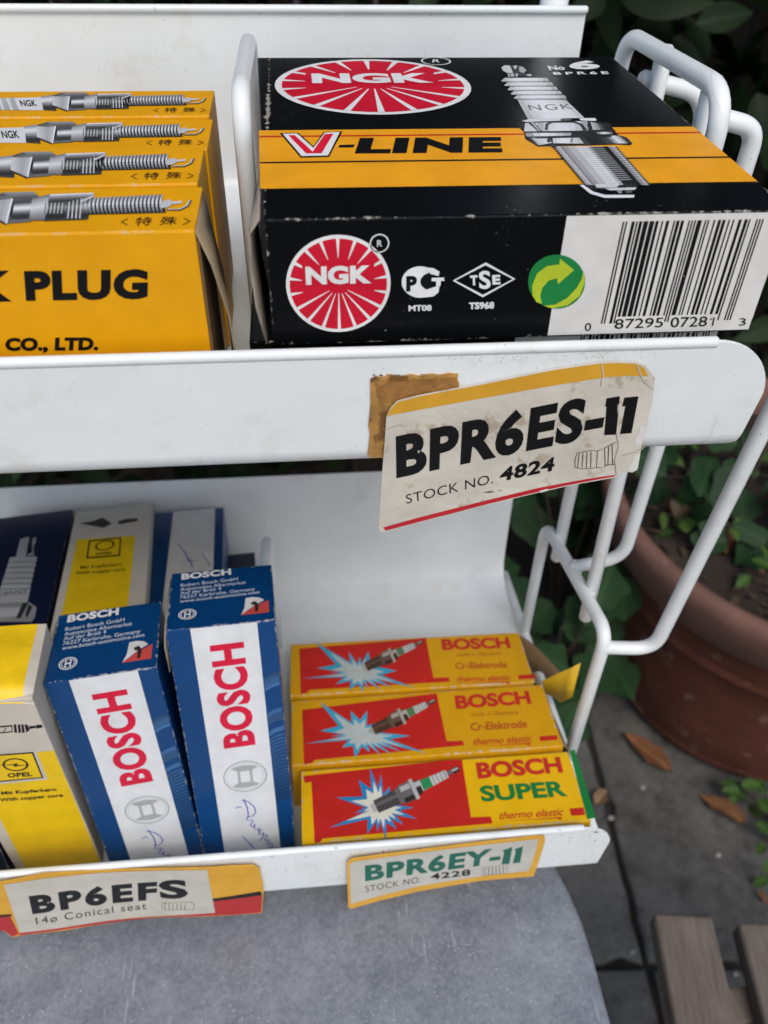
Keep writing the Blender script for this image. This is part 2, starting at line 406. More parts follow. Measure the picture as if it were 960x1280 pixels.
tube('side_bracket', [(.1500, .088, -.0045), (.1630, .088, -.0075), (.1635, .0920, -.2165), (.1410, .0985, -.2285)], WR, EN, rack, .011, rel=RK)
tube('side_bracket', [(.1435, .022, -.002), (.1680, .022, -.004), (.1650, .0415, -.2275), (.1405, .0435, -.2265)], WR, EN, rack, .011, rel=RK)
tube('side_bracket', [(.1405, .141, -.0055), (.1685, .141, -.0115), (.1685, .1415, -.071), (.1405, .1415, -.0715)], WR, EN, rack, .012, rel=RK)
bd = bmesh.new(); bmesh.ops.create_icosphere(bd, subdivisions=2, radius=.0030)
for q in bd.verts: q.co *= U_(.85, 1.12)
bead = bmesh_to('weld_bead', bd, True); bead.materials.append(EN)
for q in ((.1432, .1350, .0048), (.1432, .0900, .0062), (.1430, .1300, -.2390), (.1430, .0765, -.2262), (.1428, .0980, -.2285), (.1424, .0436, -.2270), (.1405, .0440, fz(.044) + .003), (.1405, .1455, fz(.1455) + .003), (.1400, .0705, -.0665), (-.0082, .070, -.0672)):
    o = bpy.data.objects.new('weld_bead', bead); COL.objects.link(o); o.parent = rack; o.location = Vector(q) - RK; o.scale = (1.1, U_(1.0, 1.5), U_(.9, 1.2)); o.rotation_euler = (U_(0, 3), U_(0, 3), 0)
for x in (.1225, -.30):
    tube('upright_post', [(x, .2145, .09), (x, .2145, -Z0 + .03)], .0062, EN, rack, rel=RK)
    tube('foot_bar', [(x, .05, -Z0 + .007), (x, .40, -Z0 + .007)], .0065, EN, rack, rel=RK)
    tube('foot_strut', [(x, .2145, -Z0 + .045), (x, .2145, -Z0 + .007)], .0055, EN, rack, rel=RK)
tube('cross_bar', [(.1225, .2145, -.52), (-.30, .2145, -.52)], .0045, EN, rack, rel=RK)

# ================================================================== round-emblem carton print
def emblem(p, c, R):
    p.uvdisc(c, R, WHITE, 1); p.uvdisc(c, R * .93, NGKRED, 2)
    for k in range(18):
        a = rad(90 + 20 * k + 0); r0 = .40; r1 = .935
        s_, c_ = math.sin(a), math.cos(a)
        if s_ < -.1: r0 = .16 + .05 * abs(c_)
        elif s_ < .4: r0 = .62 if abs(c_) > .5 else .5
        else: r0 = .56
        if abs(s_) < .2: r0 = .70
        hw = .0028 + .001; q = (-s_, c_)
        o = lambda r, h: (c[0] + R * (r * c_ + h * q[0]), c[1] + R * (r * s_ + .0 + h * q[1]))
        p.uvpoly([o(r0, -.006), o(r1, -.033), o(r1, .033), o(r0, .006)], WHITE, 3)
    p.uvpoly([(c[0] + R * x, c[1] + R * y) for x, y in ((-.66, .02), (.66, .02), (.68, .43), (-.68, .43))], NGKRED, 4)
    p.uvtext('NGK', (c[0] - R * .62, c[1] + R * .035), (c[0] + R * .63, c[1] + R * .035), (c[0] - R * .62, c[1] + R * .40), WHITE, .05, 5, 1.02)

# ------------------------------------------------------------------ the black boxes
z2, z3, z5, z6 = Z(280, 20, 2.8235), Z(600, 0, 2.6667), Z(300, 250, 3.0), Z(600, 240, 2.6667)
BK = (.0030, .0034, .0042)
bk = Carton('spark_plug_box', 'large black spark plug box with orange band and red round emblem, lying on top', (-.0008, 0, -.0340), (.1311, .150, .0340), col=BK, wear=.0008, rough=.30, scuff=.6)
W_, D_, H_ = bk.dims
for q in bk.body.data.vertices:
    if q.co.x < .01: q.co.x -= .0046 * q.co.y / D_
def upc(p, u0, u1, vt, vb, vg, col=BLACK):
    Lc = ['0001101', '0011001', '0010011', '0111101', '0100011', '0110001', '0101111', '0111011', '0110111', '0001011']
    dg = '087295072813'; bits = '101' + ''.join(Lc[int(c)] for c in dg[:6]) + '01010' + ''.join(Lc[int(c)].translate({48: 49, 49: 48}) for c in dg[6:]) + '101'
    n = len(bits); k = 0
    while k < n:
        if bits[k] == '1':
            e = k
            while e < n and bits[e] == '1': e += 1
            long_ = k < 10 or k >= n - 10 or 45 <= k < 50
            a = u0 + (u1 - u0) * k / n; b = u0 + (u1 - u0) * e / n; bt = vg if long_ else vb
            p.uvpoly([(a, bt), (b, bt), (b, vt), (a, vt)], col, 2); k = e
        else: k += 1
p = bk.print('front', 'emblem'); emblem(p, p.face.uv((423.2, 356.5)), .0132)
c = p.face.uv(z5(523, 162)); p.uvring(c, .0021, .0024, WHITE, 1); p.text('R', z5(514, 175), z5(533, 174), z5(514, 150), WHITE, .01, 1); p.build(bk.t)
p = bk.print('front', 'approval_marks')
p.ell((676, 307), 70, 59, WHITE, 1, z5); p.ell((722, 305), 46, 34, BK, 2, z5); p.poly([(724, 271), (772, 275), (772, 335), (724, 339)], BK, 2, z5)
p.text('P', z5(623, 342), z5(663, 340), z5(623, 284), BK, .06, 3, None)
p.poly([(718, 290), (765, 289), (765, 302), (752, 302), (752, 321), (735, 321), (735, 303), (718, 303)], WHITE, 4, z5)
p.poly([(690, 338), (748, 318), (744, 345), (725, 360), (690, 364)], WHITE, 3, z5); p.poly([(690, 251), (725, 254), (748, 268), (744, 284), (715, 276)], WHITE, 3, z5)
p.text('MT08', z5(632, 416), z5(718, 414), z5(632, 394), WHITE, .035)
p.line([(567.5, 350.5), (607, 329.5), (642.5, 348.5), (603.5, 369.8)], 3.4, WHITE, 1, closed=True)
p.text('T', (588, 356.5), (597, 356), (587.5, 344), WHITE, .05); p.text('S', (599, 361), (613.5, 360.5), (598, 338.5), WHITE, .03); p.text('E', (615.5, 355.5), (625.5, 355), (615, 343.5), WHITE, .05)
p.text('TS968', (586, 386.2), (617.5, 385.3), (586, 377.8), WHITE, .04); p.build(bk.t)
p = bk.print('front', 'white_panel'); ua = p.face.uv((709, 268))[0]; ub = p.face.uv((684, 421))[0]
p.uvpoly([(ub, .0006), (W_ - .0004, .0006), (W_ - .0004, H_ - .0005), (ua, H_ - .0005)], (.70, .69, .66), 0); p.build(bk.t)
p = bk.print('front', 'barcode')
a = p.face.uv(z6(476, 98)); b = p.face.uv(z6(946, 90)); g = p.face.uv(z6(405, 438)); v2 = p.face.uv(z6(455, 415))
upc(p, a[0], b[0], a[1], v2[1], g[1])
for s_, bl, br, tl in (('0', (348, 462), (369, 461), (350, 436)), ('87295', (447, 455), (608, 449), (450, 423)), ('0728', (633, 450), (754, 446), (637, 417)), ('3', (862, 444), (884, 443), (864, 420))):
    p.text(s_, z6(*bl), z6(*br), z6(*tl), BLACK, .004, 3)
p.line([(766, 424), (780, 418), (774, 444)], 1.9, BLACK, 3, z6)
p.build(bk.t)
p = bk.print('front', 'recycling_mark')
p.ell((255, 298), 95, 90, (.012, .21, .05), 2, z6)
p.poly([(175, 345), (173, 312), (190, 270), (222, 246), (264, 240), (266, 221), (313, 259), (259, 306), (256, 286), (228, 294), (207, 318), (200, 345), (206, 372), (188, 366)], (.45, .55, .03), 3, z6)
p.poly([(344, 262), (349, 300), (332, 345), (292, 376), (240, 387), (212, 378), (250, 374), (290, 352), (322, 318), (338, 290)], (.45, .55, .03), 3, z6); p.build(bk.t)
# lid
p = bk.print('top', 'orange_band'); y1 = p.face.uv((450, 162.2))[1]; y0 = p.face.uv((500, 233.6))[1]
p.uvpoly([(-.0012, y0), (W_ - .0003, y0), (W_ - .0003, y1), (-.0024, y1)], BAND, 0)
yr = p.face.uv((450, 170))[1]; p.uvpoly([(-.0022, yr - .0006), (W_ - .0003, yr - .0006), (W_ - .0003, yr + .0006), (-.0022, yr + .0006)], (.55, .02, .015), 1)
yk = p.face.uv((450, 202.3))[1]; p.uvpoly([(-.0016, yk - .0006), (W_ - .0003, yk - .0006), (W_ - .0003, yk + .0006), (-.0016, yk + .0006)], BLACK, 1); p.build(bk.t)
p = bk.print('top', 'emblem'); emblem(p, p.face.uv((466.5, 106)), .0335)
c = p.face.uv(z2(748, 160)); p.uvring(c, .0050, .0056, WHITE, 1); p.text('R', z2(735, 165), z2(762, 165), z2(737, 154), WHITE, .01, 1); p.build(bk.t)
p = bk.print('top', 'series_lettering')
p.poly([(197, 415), (262, 414), (316, 462), (352, 411), (418, 409), (371, 499), (271, 502)], BLACK, 2, z2)
p.poly([(207, 418), (258, 417), (316, 468), (356, 414), (409, 412), (367, 495), (274, 497)], WHITE, 3, z2)
p.poly([(228, 424), (249, 423), (313, 482), (356, 420), (386, 418), (345, 487), (290, 488)], (.72, .012, .04), 4, z2)
p.poly([(408, 457), (462, 455), (457, 465), (403, 466)], BLACK, 2, z2)
p.text('LINE', (443.5, 192.5), (628, 191), (450, 173), BLACK, .06, 2, sp=1.12); p.build(bk.t)
p = bk.print('top', 'size_lettering')
p.text('6', z3(300, 233), z3(402, 231), z3(293, 205), WHITE, .05); p.text('No', z3(232, 236), z3(285, 234), z3(224, 221), WHITE, .03)
p.text('BPR6E', z3(246, 251), z3(430, 248), z3(242, 242), WHITE, .03, sp=1.5); p.build(bk.t)
# picture of the plug on the lid
G = lambda x: (x, x, x * 1.01)
p = bk.print('top', 'plug_picture'); zX = Z(610, 70, 4.8)
X_ = lambda pts, g, l=2: p.poly(pts, G(g), l, zX)
X_([(78, 72), (100, 58), (150, 58), (205, 62), (235, 88), (225, 108), (262, 112), (262, 126), (205, 124), (118, 128), (112, 108), (85, 92)], .05)
X_([(80, 72), (98, 60), (128, 60), (140, 80), (150, 106), (118, 106), (90, 92)], .62, 3); X_([(150, 62), (176, 60), (166, 84), (156, 78)], .55, 3); X_([(186, 66), (208, 68), (230, 90), (212, 106), (188, 98)], .42, 3); X_([(118, 110), (178, 108), (180, 126), (122, 128)], .5, 3); X_([(232, 112), (262, 114), (258, 126), (234, 124)], .5, 3); X_([(128, 112), (134, 112), (138, 126), (132, 126)], .04, 4); X_([(156, 110), (164, 110), (166, 126), (158, 126)], .04, 4)
RID = [.55, .70, .78, .80, .80, .78, .74, .66, .50]
for k in range(5):
    y = 134 + 26 * k; a_, b_ = 82 + 19 * k, 362 + 26 * k
    p.grad([(a_ + 18, y), (b_ - 8, y), (b_ + 4, y + 16), (a_ - 4, y + 18)], RID, 2, zX, True)
    p.grad([(a_ - 4, y + 18), (b_ + 4, y + 16), (b_ + 2, y + 22), (a_ + 6, y + 24)], [.4, .56, .62, .62, .6, .54, .36], 2, zX, True)
    p.grad([(a_ + 8, y + 23), (b_ - 2, y + 21), (b_ + 10, y + 27), (a_ + 26, y + 27)], [.16, .38, .52, .55, .5, .36, .16], 2, zX, True)
p.grad([(176, 264), (462, 262), (578, 374), (240, 384)], [.50, .64, .72, .76, .76, .75, .73, .68, .58], 2, zX, True)
p.text('NGK', zX(252, 330), zX(512, 322), zX(236, 298), G(.12), -.006, 3, sp=1.18)
X_([(202, 394), (240, 384), (440, 378), (450, 392), (232, 400)], .70, 3); X_([(545, 378), (640, 376), (652, 388), (640, 394), (556, 390)], .78, 3); X_([(430, 384), (500, 380), (496, 392), (440, 394)], .12, 4)
X_([(164, 412), (210, 398), (640, 392), (730, 406), (772, 468), (866, 530), (850, 538), (770, 534), (300, 546), (222, 500), (216, 460)], .02, 1)
# upper collar of the hexagon
p.grad([(222, 406), (596, 392), (602, 450), (216, 458)], [.62, .66, .45, .58, .70, .74, .74, .70, .58, .40], 2, zX, True)
X_([(240, 404), (272, 400), (322, 454), (300, 456)], .05, 3); X_([(256, 402), (266, 400), (312, 455), (306, 456)], .6, 4)
X_([(340, 448), (346, 410), (372, 398), (520, 396), (566, 412), (594, 448), (572, 450), (548, 416), (510, 404), (390, 404), (362, 416), (356, 448)], .04, 3)
X_([(598, 398), (612, 396), (606, 420), (626, 448), (612, 450), (594, 422)], .05, 3); p.grad([(614, 400), (690, 414), (720, 446), (628, 448)], [.5, .35, .12, .04], 3, zX, True)
X_([(214, 458), (500, 454), (760, 448), (764, 458), (500, 466), (220, 466)], .03, 4)
# hexagon
p.grad([(222, 466), (500, 464), (496, 482), (232, 488)], [.35, .66, .78, .72, .62, .45], 3, zX, True); X_([(500, 466), (640, 462), (650, 478), (500, 484)], .03, 3); p.grad([(640, 458), (740, 458), (752, 472), (660, 474)], [.25, .6, .75, .5, .2], 3, zX, True)
X_([(232, 490), (700, 480), (740, 484), (742, 490), (300, 500)], .03, 4)
X_([(236, 496), (258, 494), (300, 538), (288, 542)], .05, 4); p.grad([(258, 494), (360, 492), (384, 526), (302, 540)], [.52, .62, .70, .74, .70, .6], 3, zX, True)
X_([(352, 516), (360, 496), (384, 490), (382, 512), (366, 526)], .05, 4)
p.grad([(386, 492), (540, 488), (576, 530), (390, 528)], [.66, .76, .80, .78, .72, .62, .52], 3, zX, True); X_([(494, 524), (496, 500), (516, 492), (508, 506), (508, 526)], .25, 4)
p.grad([(540, 488), (700, 482), (744, 530), (586, 542)], [.05, .02, .02, .03, .06], 3, zX, True); p.grad([(700, 482), (786, 482), (846, 528), (748, 530)], [.16, .45, .72, .62, .30], 3, zX, True); X_([(786, 480), (832, 492), (866, 528), (846, 532)], .04, 3)
X_([(366, 532), (400, 532), (412, 552), (384, 554)], .04, 4)
# thread
for k in range(19):
    y = 546 + 12.3 * k; x0 = 396 + 10.2 * k; x1 = 762 + 10.8 * k
    xs = [0, .08, .14, .22, .34, .46, .54, .60, .84, .88, .94, 1.0]; cs = [.50, .30, .42, .58, .76, .80, .62, .03, .02, .40, .60]
    for q in range(11):
        a_ = x0 + (x1 - x0) * xs[q]; b_ = x0 + (x1 - x0) * xs[q + 1]
        p.poly([(a_, y), (b_, y - .6), (b_ + 7.5, y + 8.2), (a_ + 7.5, y + 8.8)], G(cs[q] if q < 7 or q > 8 else .025), 2, zX); p.poly([(a_ + 7, y + 8.4), (b_ + 7, y + 7.8), (b_ + 10.5, y + 12.6), (a_ + 10, y + 12.6)], G(cs[q] * (.72 if q < 6 else .22)), 2, zX)
    a_, b_ = x0 + (x1 - x0) * .58, x0 + (x1 - x0) * .78
    if k < 17: p.poly([(a_ + 4, y + 2), (b_ + 4, y), (b_ + 10, y + 4), (a_ + 8, y + 7)], G(.38), 3, zX)
    p.poly([(x0 - 16, y + 6), (x0 + 2, y), (x0 + 12, y + 13)], G(.03), 3, zX); p.poly([(x1 + 22, y + 9), (x1 - 1, y - 1), (x1 + 8, y + 12)], G(.07), 3, zX)
    p.poly([(x0 + 18, y + 2), (x0 + 28, y + 1), (x0 + 44, y + 10), (x0 + 34, y + 11)], G(.75), 4, zX)
X_([(590, 776), (622, 778), (640, 796), (770, 796), (780, 780), (880, 772), (900, 790), (884, 806), (720, 810), (610, 804)], .03, 3); X_([(640, 776), (760, 772), (782, 782), (770, 796), (650, 796)], .66, 4); X_([(700, 800), (890, 794), (880, 808), (730, 812)], .70, 4)
X_([(548, 778), (572, 778), (630, 818), (700, 838), (878, 838), (874, 854), (700, 856), (612, 830)], .80, 3); X_([(770, 812), (800, 810), (802, 830), (784, 830)], .30, 4); X_([(822, 812), (866, 810), (862, 826), (826, 828)], .12, 4); p.build(bk.t)
# open glue flap on the left end
def curl(name, pts_a, pts_b, mats, parent, org, M, th=.0005):
    Mi = M.transposed(); n = len(pts_a); v = [Mi @ (Vector(q) - Vector(org)) for q in pts_a + pts_b]
    bm = bmesh.new(); vv = [bm.verts.new(q) for q in v]
    for i in range(n - 1): bm.faces.new((vv[i], vv[i + 1], vv[n + i + 1], vv[n + i]))
    bmesh.ops.recalc_face_normals(bm, faces=bm.faces[:])
    o = link(name, bmesh_to(name, bm, True), mats, parent)
    md = o.modifiers.new('thickness', 'SOLIDIFY'); md.thickness = th; md.offset = 0
    return o
board = plain('raw_cardboard', (.30, .26, .21), .85, .2, 60, .3, 300)
brown_board = plain('brown_cardboard', (.17, .105, .05), .85, .2, 60, .3, 300)
curl('end_flap', [(-.0020, .0012, -.0005), (-.0046, .001, -.004), (-.0050, .0006, -.012), (-.0044, .0002, -.023), (-.0026, 0, -.0335)],
     [(-.0022, .030, -.0005), (-.0036, .030, -.004), (-.0040, .030, -.013), (-.0036, .030, -.023), (-.0024, .030, -.0335)], board, bk.t, bk.org, bk.M)
b2 = Carton('spark_plug_box', 'black spark plug box lying underneath another, only its barcode edge showing', (-.0074, .0035, -.0692), (.1319, .148, .0345), col=BK, wear=.0008, rough=.30, scuff=.6)
p = b2.print('front', 'white_panel'); p.uvpoly([(ua - .001, .0006), (W_ - .0004, .0006), (W_ - .0004, H_ - .0005), (ua - .001, H_ - .0005)], (.70, .69, .66), 0); p.build(b2.t)
p = b2.print('front', 'barcode'); upc(p, a_ := p.face.uv(z6(334, 490))[0], p.face.uv(z6(762, 480))[0], .0335, .006, .004); p.build(b2.t)

# ------------------------------------------------------------------ the orange boxes
OR = (.78, .36, .003); z1, z4 = Z(0, 0, 3.0), Z(0, 220, 3.0)
ordims = (.134, .0283, .0655)
fronts = [(-.0176, .0025, 0), (-.0190, .0316, .004), (-.0184, .0608, -.003), (-.0196, .0905, .002)]
olab = ['orange spark plug box with large black lettering on its front, next to the lip', 'orange spark plug box standing second in the orange row, behind the lettered front box', 'orange spark plug box third in the orange row, between two alike', 'orange spark plug box at the back of the orange row, nearest the white back panel']
art = None
for k, (xr, yf, rz) in enumerate(fronts):
    b = Carton('spark_plug_box', olab[k], (xr - ordims[0], yf, -.0689 + .0004 * (k % 2)), ordims, (0, 0, rz), OR, 'orange spark plug boxes on the upper shelf', .0006, .42, .3)
    if k == 0:
        p = b.print('front', 'lettering')
        p.text('SPARK', z4(-590, 484), z4(44, 469), z4(-600, 366), BLACK, .052, sp=1.06); p.text('PLUG', z4(98, 467), z4(553, 459), z4(90, 355), BLACK, .052, sp=1.10)
        p.text('NGK SPARK PLUG', z4(-760, 676), z4(-25, 658), z4(-760, 626), BLACK, .05); p.text('CO., LTD.', z4(20, 655), z4(368, 652), z4(20, 606), BLACK, .055, sp=1.05); p.build(b.t)
        p = b.print('top', 'plug_picture')
        # ceramic insulator, hexagon, shell, thread, electrode
        p.poly([(-420, 770), (-100, 752), (-60, 742), (-60, 836), (-100, 838), (-420, 838)], G(.70), 1, z1)
        for q in range(5): p.poly([(-420 + 42 * q, 764 - 1.6 * q), (-396 + 42 * q, 763 - 1.6 * q), (-386 + 42 * q, 838), (-414 + 42 * q, 838)], G(.42), 2, z1)
        p.text('NGK', z1(-200, 815), z1(-120, 812), z1(-205, 775), BLACK, .02, 3)
        MET = [.30, .55, .80, .70, .45, .25, .12, .05, .03, .06]
        p.grad([(-95, 748), (-30, 738), (-30, 842), (-95, 838)], MET, 2, z1)
        # hexagon: three facets
        p.grad([(-36, 742), (10, 726), (48, 748), (0, 752)], [.10, .16, .22], 3, z1); p.grad([(8, 724), (128, 722), (150, 742), (50, 748)], [.30, .24, .18, .12], 3, z1)
        p.grad([(-36, 750), (46, 748), (24, 842), (-44, 808)], [.62, .56, .50, .44, .40, .46, .52], 3, z1, True); p.grad([(46, 748), (148, 742), (118, 834), (24, 842)], [.10, .06, .04, .03, .03, .05, .10, .16], 3, z1)
        p.poly([(44, 748), (50, 748), (27, 843), (21, 842)], G(.85), 4, z1); p.poly([(-46, 806), (24, 840), (24, 848), (-46, 814)], G(.05), 4, z1)
        # neck
        p.grad([(56, 762), (120, 756), (112, 824), (44, 826)], [.08, .25, .62, .80, .50, .22, .08, .04, .05], 4, z1)
        # turned collar
        p.grad([(122, 748), (188, 732), (168, 830), (110, 830)], [.22, .38, .48, .60, .72, .60, .46, .34, .26, .20], 5, z1)
        p.grad([(186, 732), (352, 726), (330, 826), (166, 832)], [.50, .30, .12, .05, .10, .26, .40, .30, .14, .06, .03, .03, .05], 4, z1)
        p.poly([(190, 734), (350, 727), (352, 731), (194, 739)], G(.75), 5, z1); p.poly([(300, 757), (356, 735), (352, 742), (306, 765)], G(.6), 5, z1)
        for q in range(11): p.poly([(172 + 7 * q, 766), (175 + 7 * q, 766), (170 + 7 * q, 806), (167 + 7 * q, 806)], G(.62 if q % 2 else .05), 6, z1)
        for q in range(8): p.poly([(252 + 7.5 * q, 764 - 2 * q), (255.5 + 7.5 * q, 763 - 2 * q), (250 + 7.5 * q, 824), (246 + 7.5 * q, 824)], G(.75 if q % 2 else .08), 6, z1)
        # screw thread
        p.grad([(300, 748), (606, 732), (622, 800), (304, 808)], [.16, .10, .06, .04, .03, .02, .02], 3, z1)
        for q in range(21):
            x = 306 + 14.8 * q; t_ = q / 20; y0 = 746 - 12 * t_; y1 = 806 - 6 * t_
            for k, (tt, cc) in enumerate(((0, .42), (.16, .70), (.34, .86), (.5, .55), (.68, .30), (.86, .14))):
                ya_ = y0 + (y1 - y0) * tt; yb_ = y0 + (y1 - y0) * min(1, tt + (.18 if k < 5 else .14)); bo = lambda y_: 7 * math.sin(math.pi * (y_ - y0) / (y1 - y0)) * -1 + 3
                p.poly([(x + bo(ya_), ya_), (x + 7.5 + bo(ya_), ya_), (x + 7.5 + bo(yb_), yb_), (x + bo(yb_), yb_)], G(cc), 4, z1)
        p.poly([(600, 760), (640, 752), (650, 768), (630, 782), (604, 785)], G(.55), 5, z1); p.poly([(640, 760), (682, 757), (682, 765), (644, 770)], G(.65), 4, z1)
        p.line([(625, 790), (675, 790), (703, 776), (714, 754)], 4.2, G(.08), 4, z1); p.line([(628, 789), (676, 788), (701, 775), (711, 755)], 2.2, G(.6), 5, z1)
        p.build(b.t)
        pic = p
        p = b.print('top', 'lettering')
        p.text('特', z1(505, 846), z1(566, 844), z1(512, 822), BLACK, 0.0); p.text('殊', z1(596, 844), z1(660, 842), z1(604, 820), BLACK, 0.0)
        p.line([(480, 822), (455, 834), (478, 846)], 1.5, BLACK, 2, z1); p.line([(690, 820), (713, 831), (686, 845)], 1.5, BLACK, 2, z1); lo = p.build(b.t)
        first = b
    else:
        for ch in first.t.children:
            if ch.name.startswith('plug_picture') or (ch.name.startswith('lettering') and ch.data.name == lo.data.name):
                cc = ch.copy(); COL.objects.link(cc); cc.parent = b.t
# the foremost one gapes at its right end; a thin dark panel imitates its shaded inside
o_ = first.org; fx = o_.x + ordims[0]
link('hollow_shade_panel', bmesh_to('hollow_shade_panel', box_bm((ordims[0] + .0001, .0008, .001), (ordims[0] + .0006, ordims[1] - .001, ordims[2] - .003))), brown_board, first.t)
curl('end_flap', [(fx + .0002, .0030, -.0042), (fx + .0032, .0016, -.012), (fx + .0060, .0010, -.026), (fx + .0068, .0008, -.044), (fx + .0058, .0016, -.060), (fx + .0005, .0028, -.068)],
     [(fx + .0002, .0285, -.0038), (fx + .0012, .028, -.012), (fx + .0030, .0275, -.026), (fx + .0034, .027, -.044), (fx + .0028, .027, -.060), (fx + .0002, .028, -.068)], [plain('grey_board', (.26, .20, .12), .75, .25, 60)], first.t, first.org, first.M)

# ------------------------------------------------------------------ red and yellow boxes lying on the lower shelf
RD = (.55, .022, .016); YL = (.83, .475, .004); GR = (.008, .20, .045); zA = Z(350, 770, 2.4)
TILT = math.atan(SL)
MT = Matrix.Rotation(TILT, 3, 'X')
def lying(name, label, top_fl, dims, yaw=0, **kw):
    M = Matrix.Rotation(yaw, 3, 'Z') @ MT; q = M.to_quaternion(); ax, an = q.to_axis_angle()
    org = Vector(top_fl) - M.col[2] * dims[2]
    return Carton(name, label, org, dims, tuple(ax * an), **kw)
def burst(p, c, tips, T, white=(.72, .72, .64), blue=(.05, .33, .55), k=.40):
    def star(sc_, col, lay, kk):
        P = []
        n = len(tips)
        for i, t_ in enumerate(tips):
            u = tips[(i + 1) % n]; P.append((c[0] + (t_[0] - c[0]) * sc_, c[1] + (t_[1] - c[1]) * sc_))
            a0 = math.atan2(t_[1] - c[1], t_[0] - c[0]); a1 = math.atan2(u[1] - c[1], u[0] - c[0]); d = (a1 - a0 + math.pi) % (2 * math.pi) - math.pi
            rr = min(math.hypot(t_[0] - c[0], t_[1] - c[1]), math.hypot(u[0] - c[0], u[1] - c[1])) * kk; am = a0 + d / 2
            P.append((c[0] + rr * math.cos(am), c[1] + rr * math.sin(am)))
        p.poly(P, col, lay, T)
    star(1.0, blue, 3, k * 1.45); star(.66, white, 4, k * 1.08)
def little_plug(p, a, b, hw, T, tone, green, lay=5):
    A, B = Vector(a), Vector(b); d = B - A; L = d.length; d = d.normalized(); q = Vector((-d.y, d.x))
    def seg(t0, t1, h0, h1, col, l=lay):
        p.poly([tuple(A + d * L * t0 + q * hw * h0), tuple(A + d * L * t1 + q * hw * h1), tuple(A + d * L * t1 - q * hw * h1), tuple(A + d * L * t0 - q * hw * h0)], col, l, T)
    def strip(t0, t1, v0, v1, col, l=lay + 1):
        p.poly([tuple(A + d * L * t0 + q * hw * v0), tuple(A + d * L * t1 + q * hw * v0), tuple(A + d * L * t1 + q * hw * v1), tuple(A + d * L * t0 + q * hw * v1)], col, l, T)
    sh, md, hi = tone
    seg(-.03, .03, .45, .6, hi); seg(.02, .27, .78, .86, sh); strip(.03, .27, -.35, .05, md)
    for k in range(8): strip(.04 + .029 * k, .05 + .029 * k, -.8, .8, md)
    seg(.27, .32, .9, 1.0, md); seg(.32, .45, 1.15, 1.15, md); strip(.33, .44, -.9, -.3, hi); strip(.33, .44, .5, 1.1, sh); seg(.45, .49, 1.3, 1.2, hi); seg(.49, .55, .95, .8, sh); strip(.49, .55, -.7, -.1, hi)
    seg(.55, .86, .66, .46, (.62, .62, .58)); seg(.56, .67, .64, .6, green, lay + 1)
    for k in range(4): strip(.69 + .045 * k, .71 + .045 * k, -.52, .52, (.36, .37, .36), lay + 2)
    seg(.86, .92, .24, .24, md); seg(.92, 1.0, .34, .30, sh); strip(.92, .99, -.2, .05, hi)
DK = ((.035, .028, .026), (.16, .15, .15), (.5, .49, .48)); WARM = ((.05, .024, .014), (.14, .09, .065), (.42, .38, .33))
def red_box(label, top_fl, dims, yaw, spec):
    b = lying('spark_plug_box', label, top_fl, dims, yaw, col=YL if spec['tone'] is DK else (.68, .345, .006), group=None, wear=.0014, rough=.40, scuff=.7)
    p = b.print('top', 'red_panel'); p.poly(spec['red'], RD, 0, zA)
    for q in spec.get('ystrip', ()): p.poly(q, YL, 1, zA)
    p.poly(spec['dash'], RD, 1, zA); p.build(b.t)
    p = b.print('top', 'spark_picture'); burst(p, spec['c'], spec['tips'], zA, *spec.get('bcol', ())); little_plug(p, *spec['plug'], zA, spec['tone'], spec['green']); p.build(b.t)
    p = b.print('top', 'lettering')
    for t_, bl, br, tl, col, bo in spec['text']: p.text(t_, zA(*bl), zA(*br), zA(*tl), col, bo, 3)
    sw = spec['sw']; p.poly([(sw[0], sw[1]), (sw[2], sw[3]), (sw[2] - 4, sw[3] + 9), (sw[2] - 14, sw[3] + 4)], RD, 3, zA); p.build(b.t)
    return b
RT = (.56, .03, .02)
sup = red_box('red and yellow spark plug box with large green lettering and green ends', (-.0052, -.0118, -.2852), (.1356, .0405, .0335), .0, dict(
    red=[(70, 480), (528, 430), (546, 432), (573, 604), (632, 602), (638, 622), (128, 668), (122, 678), (103, 682)], ystrip=([(70, 502), (94, 498), (104, 684), (74, 686)],),
    dash=[(868, 578), (910, 575), (916, 597), (874, 600)], c=(300, 575),
    tips=[(270, 455), (303, 474), (330, 510), (362, 540), (402, 576), (412, 610), (372, 628), (350, 642), (318, 674), (292, 650), (262, 655), (146, 637), (224, 592), (168, 545), (236, 492)],
    plug=((283, 576), (537, 458), 26), tone=DK, green=(.03, .26, .09), bcol=((.74, .73, .60), (.015, .24, .52)),
    text=[('BOSCH', (594, 489), (850, 470), (587, 441), RT, .042), ('SUPER', (606, 558), (864, 541), (597, 511), GR, .035), ('thermo elastic', (655, 611), (848, 599), (661, 588), RT, .01)], sw=(655, 617, 846, 604)))
g = sup.print('top', 'green_edge'); g.poly([(868, 404), (884, 402), (947, 606), (922, 610)], GR, 2, zA); g.build(sup.t)
g = sup.print('right', 'green_end'); g.uvpoly([(.0006, .0006), (.0399, .0006), (.0399, .0329), (.0006, .0329)], GR, 0); g.build(sup.t)
g = sup.print('left', 'green_end'); g.uvpoly([(.0006, .0006), (.0399, .0006), (.0399, .0329), (.0006, .0329)], GR, 0); g.build(sup.t)
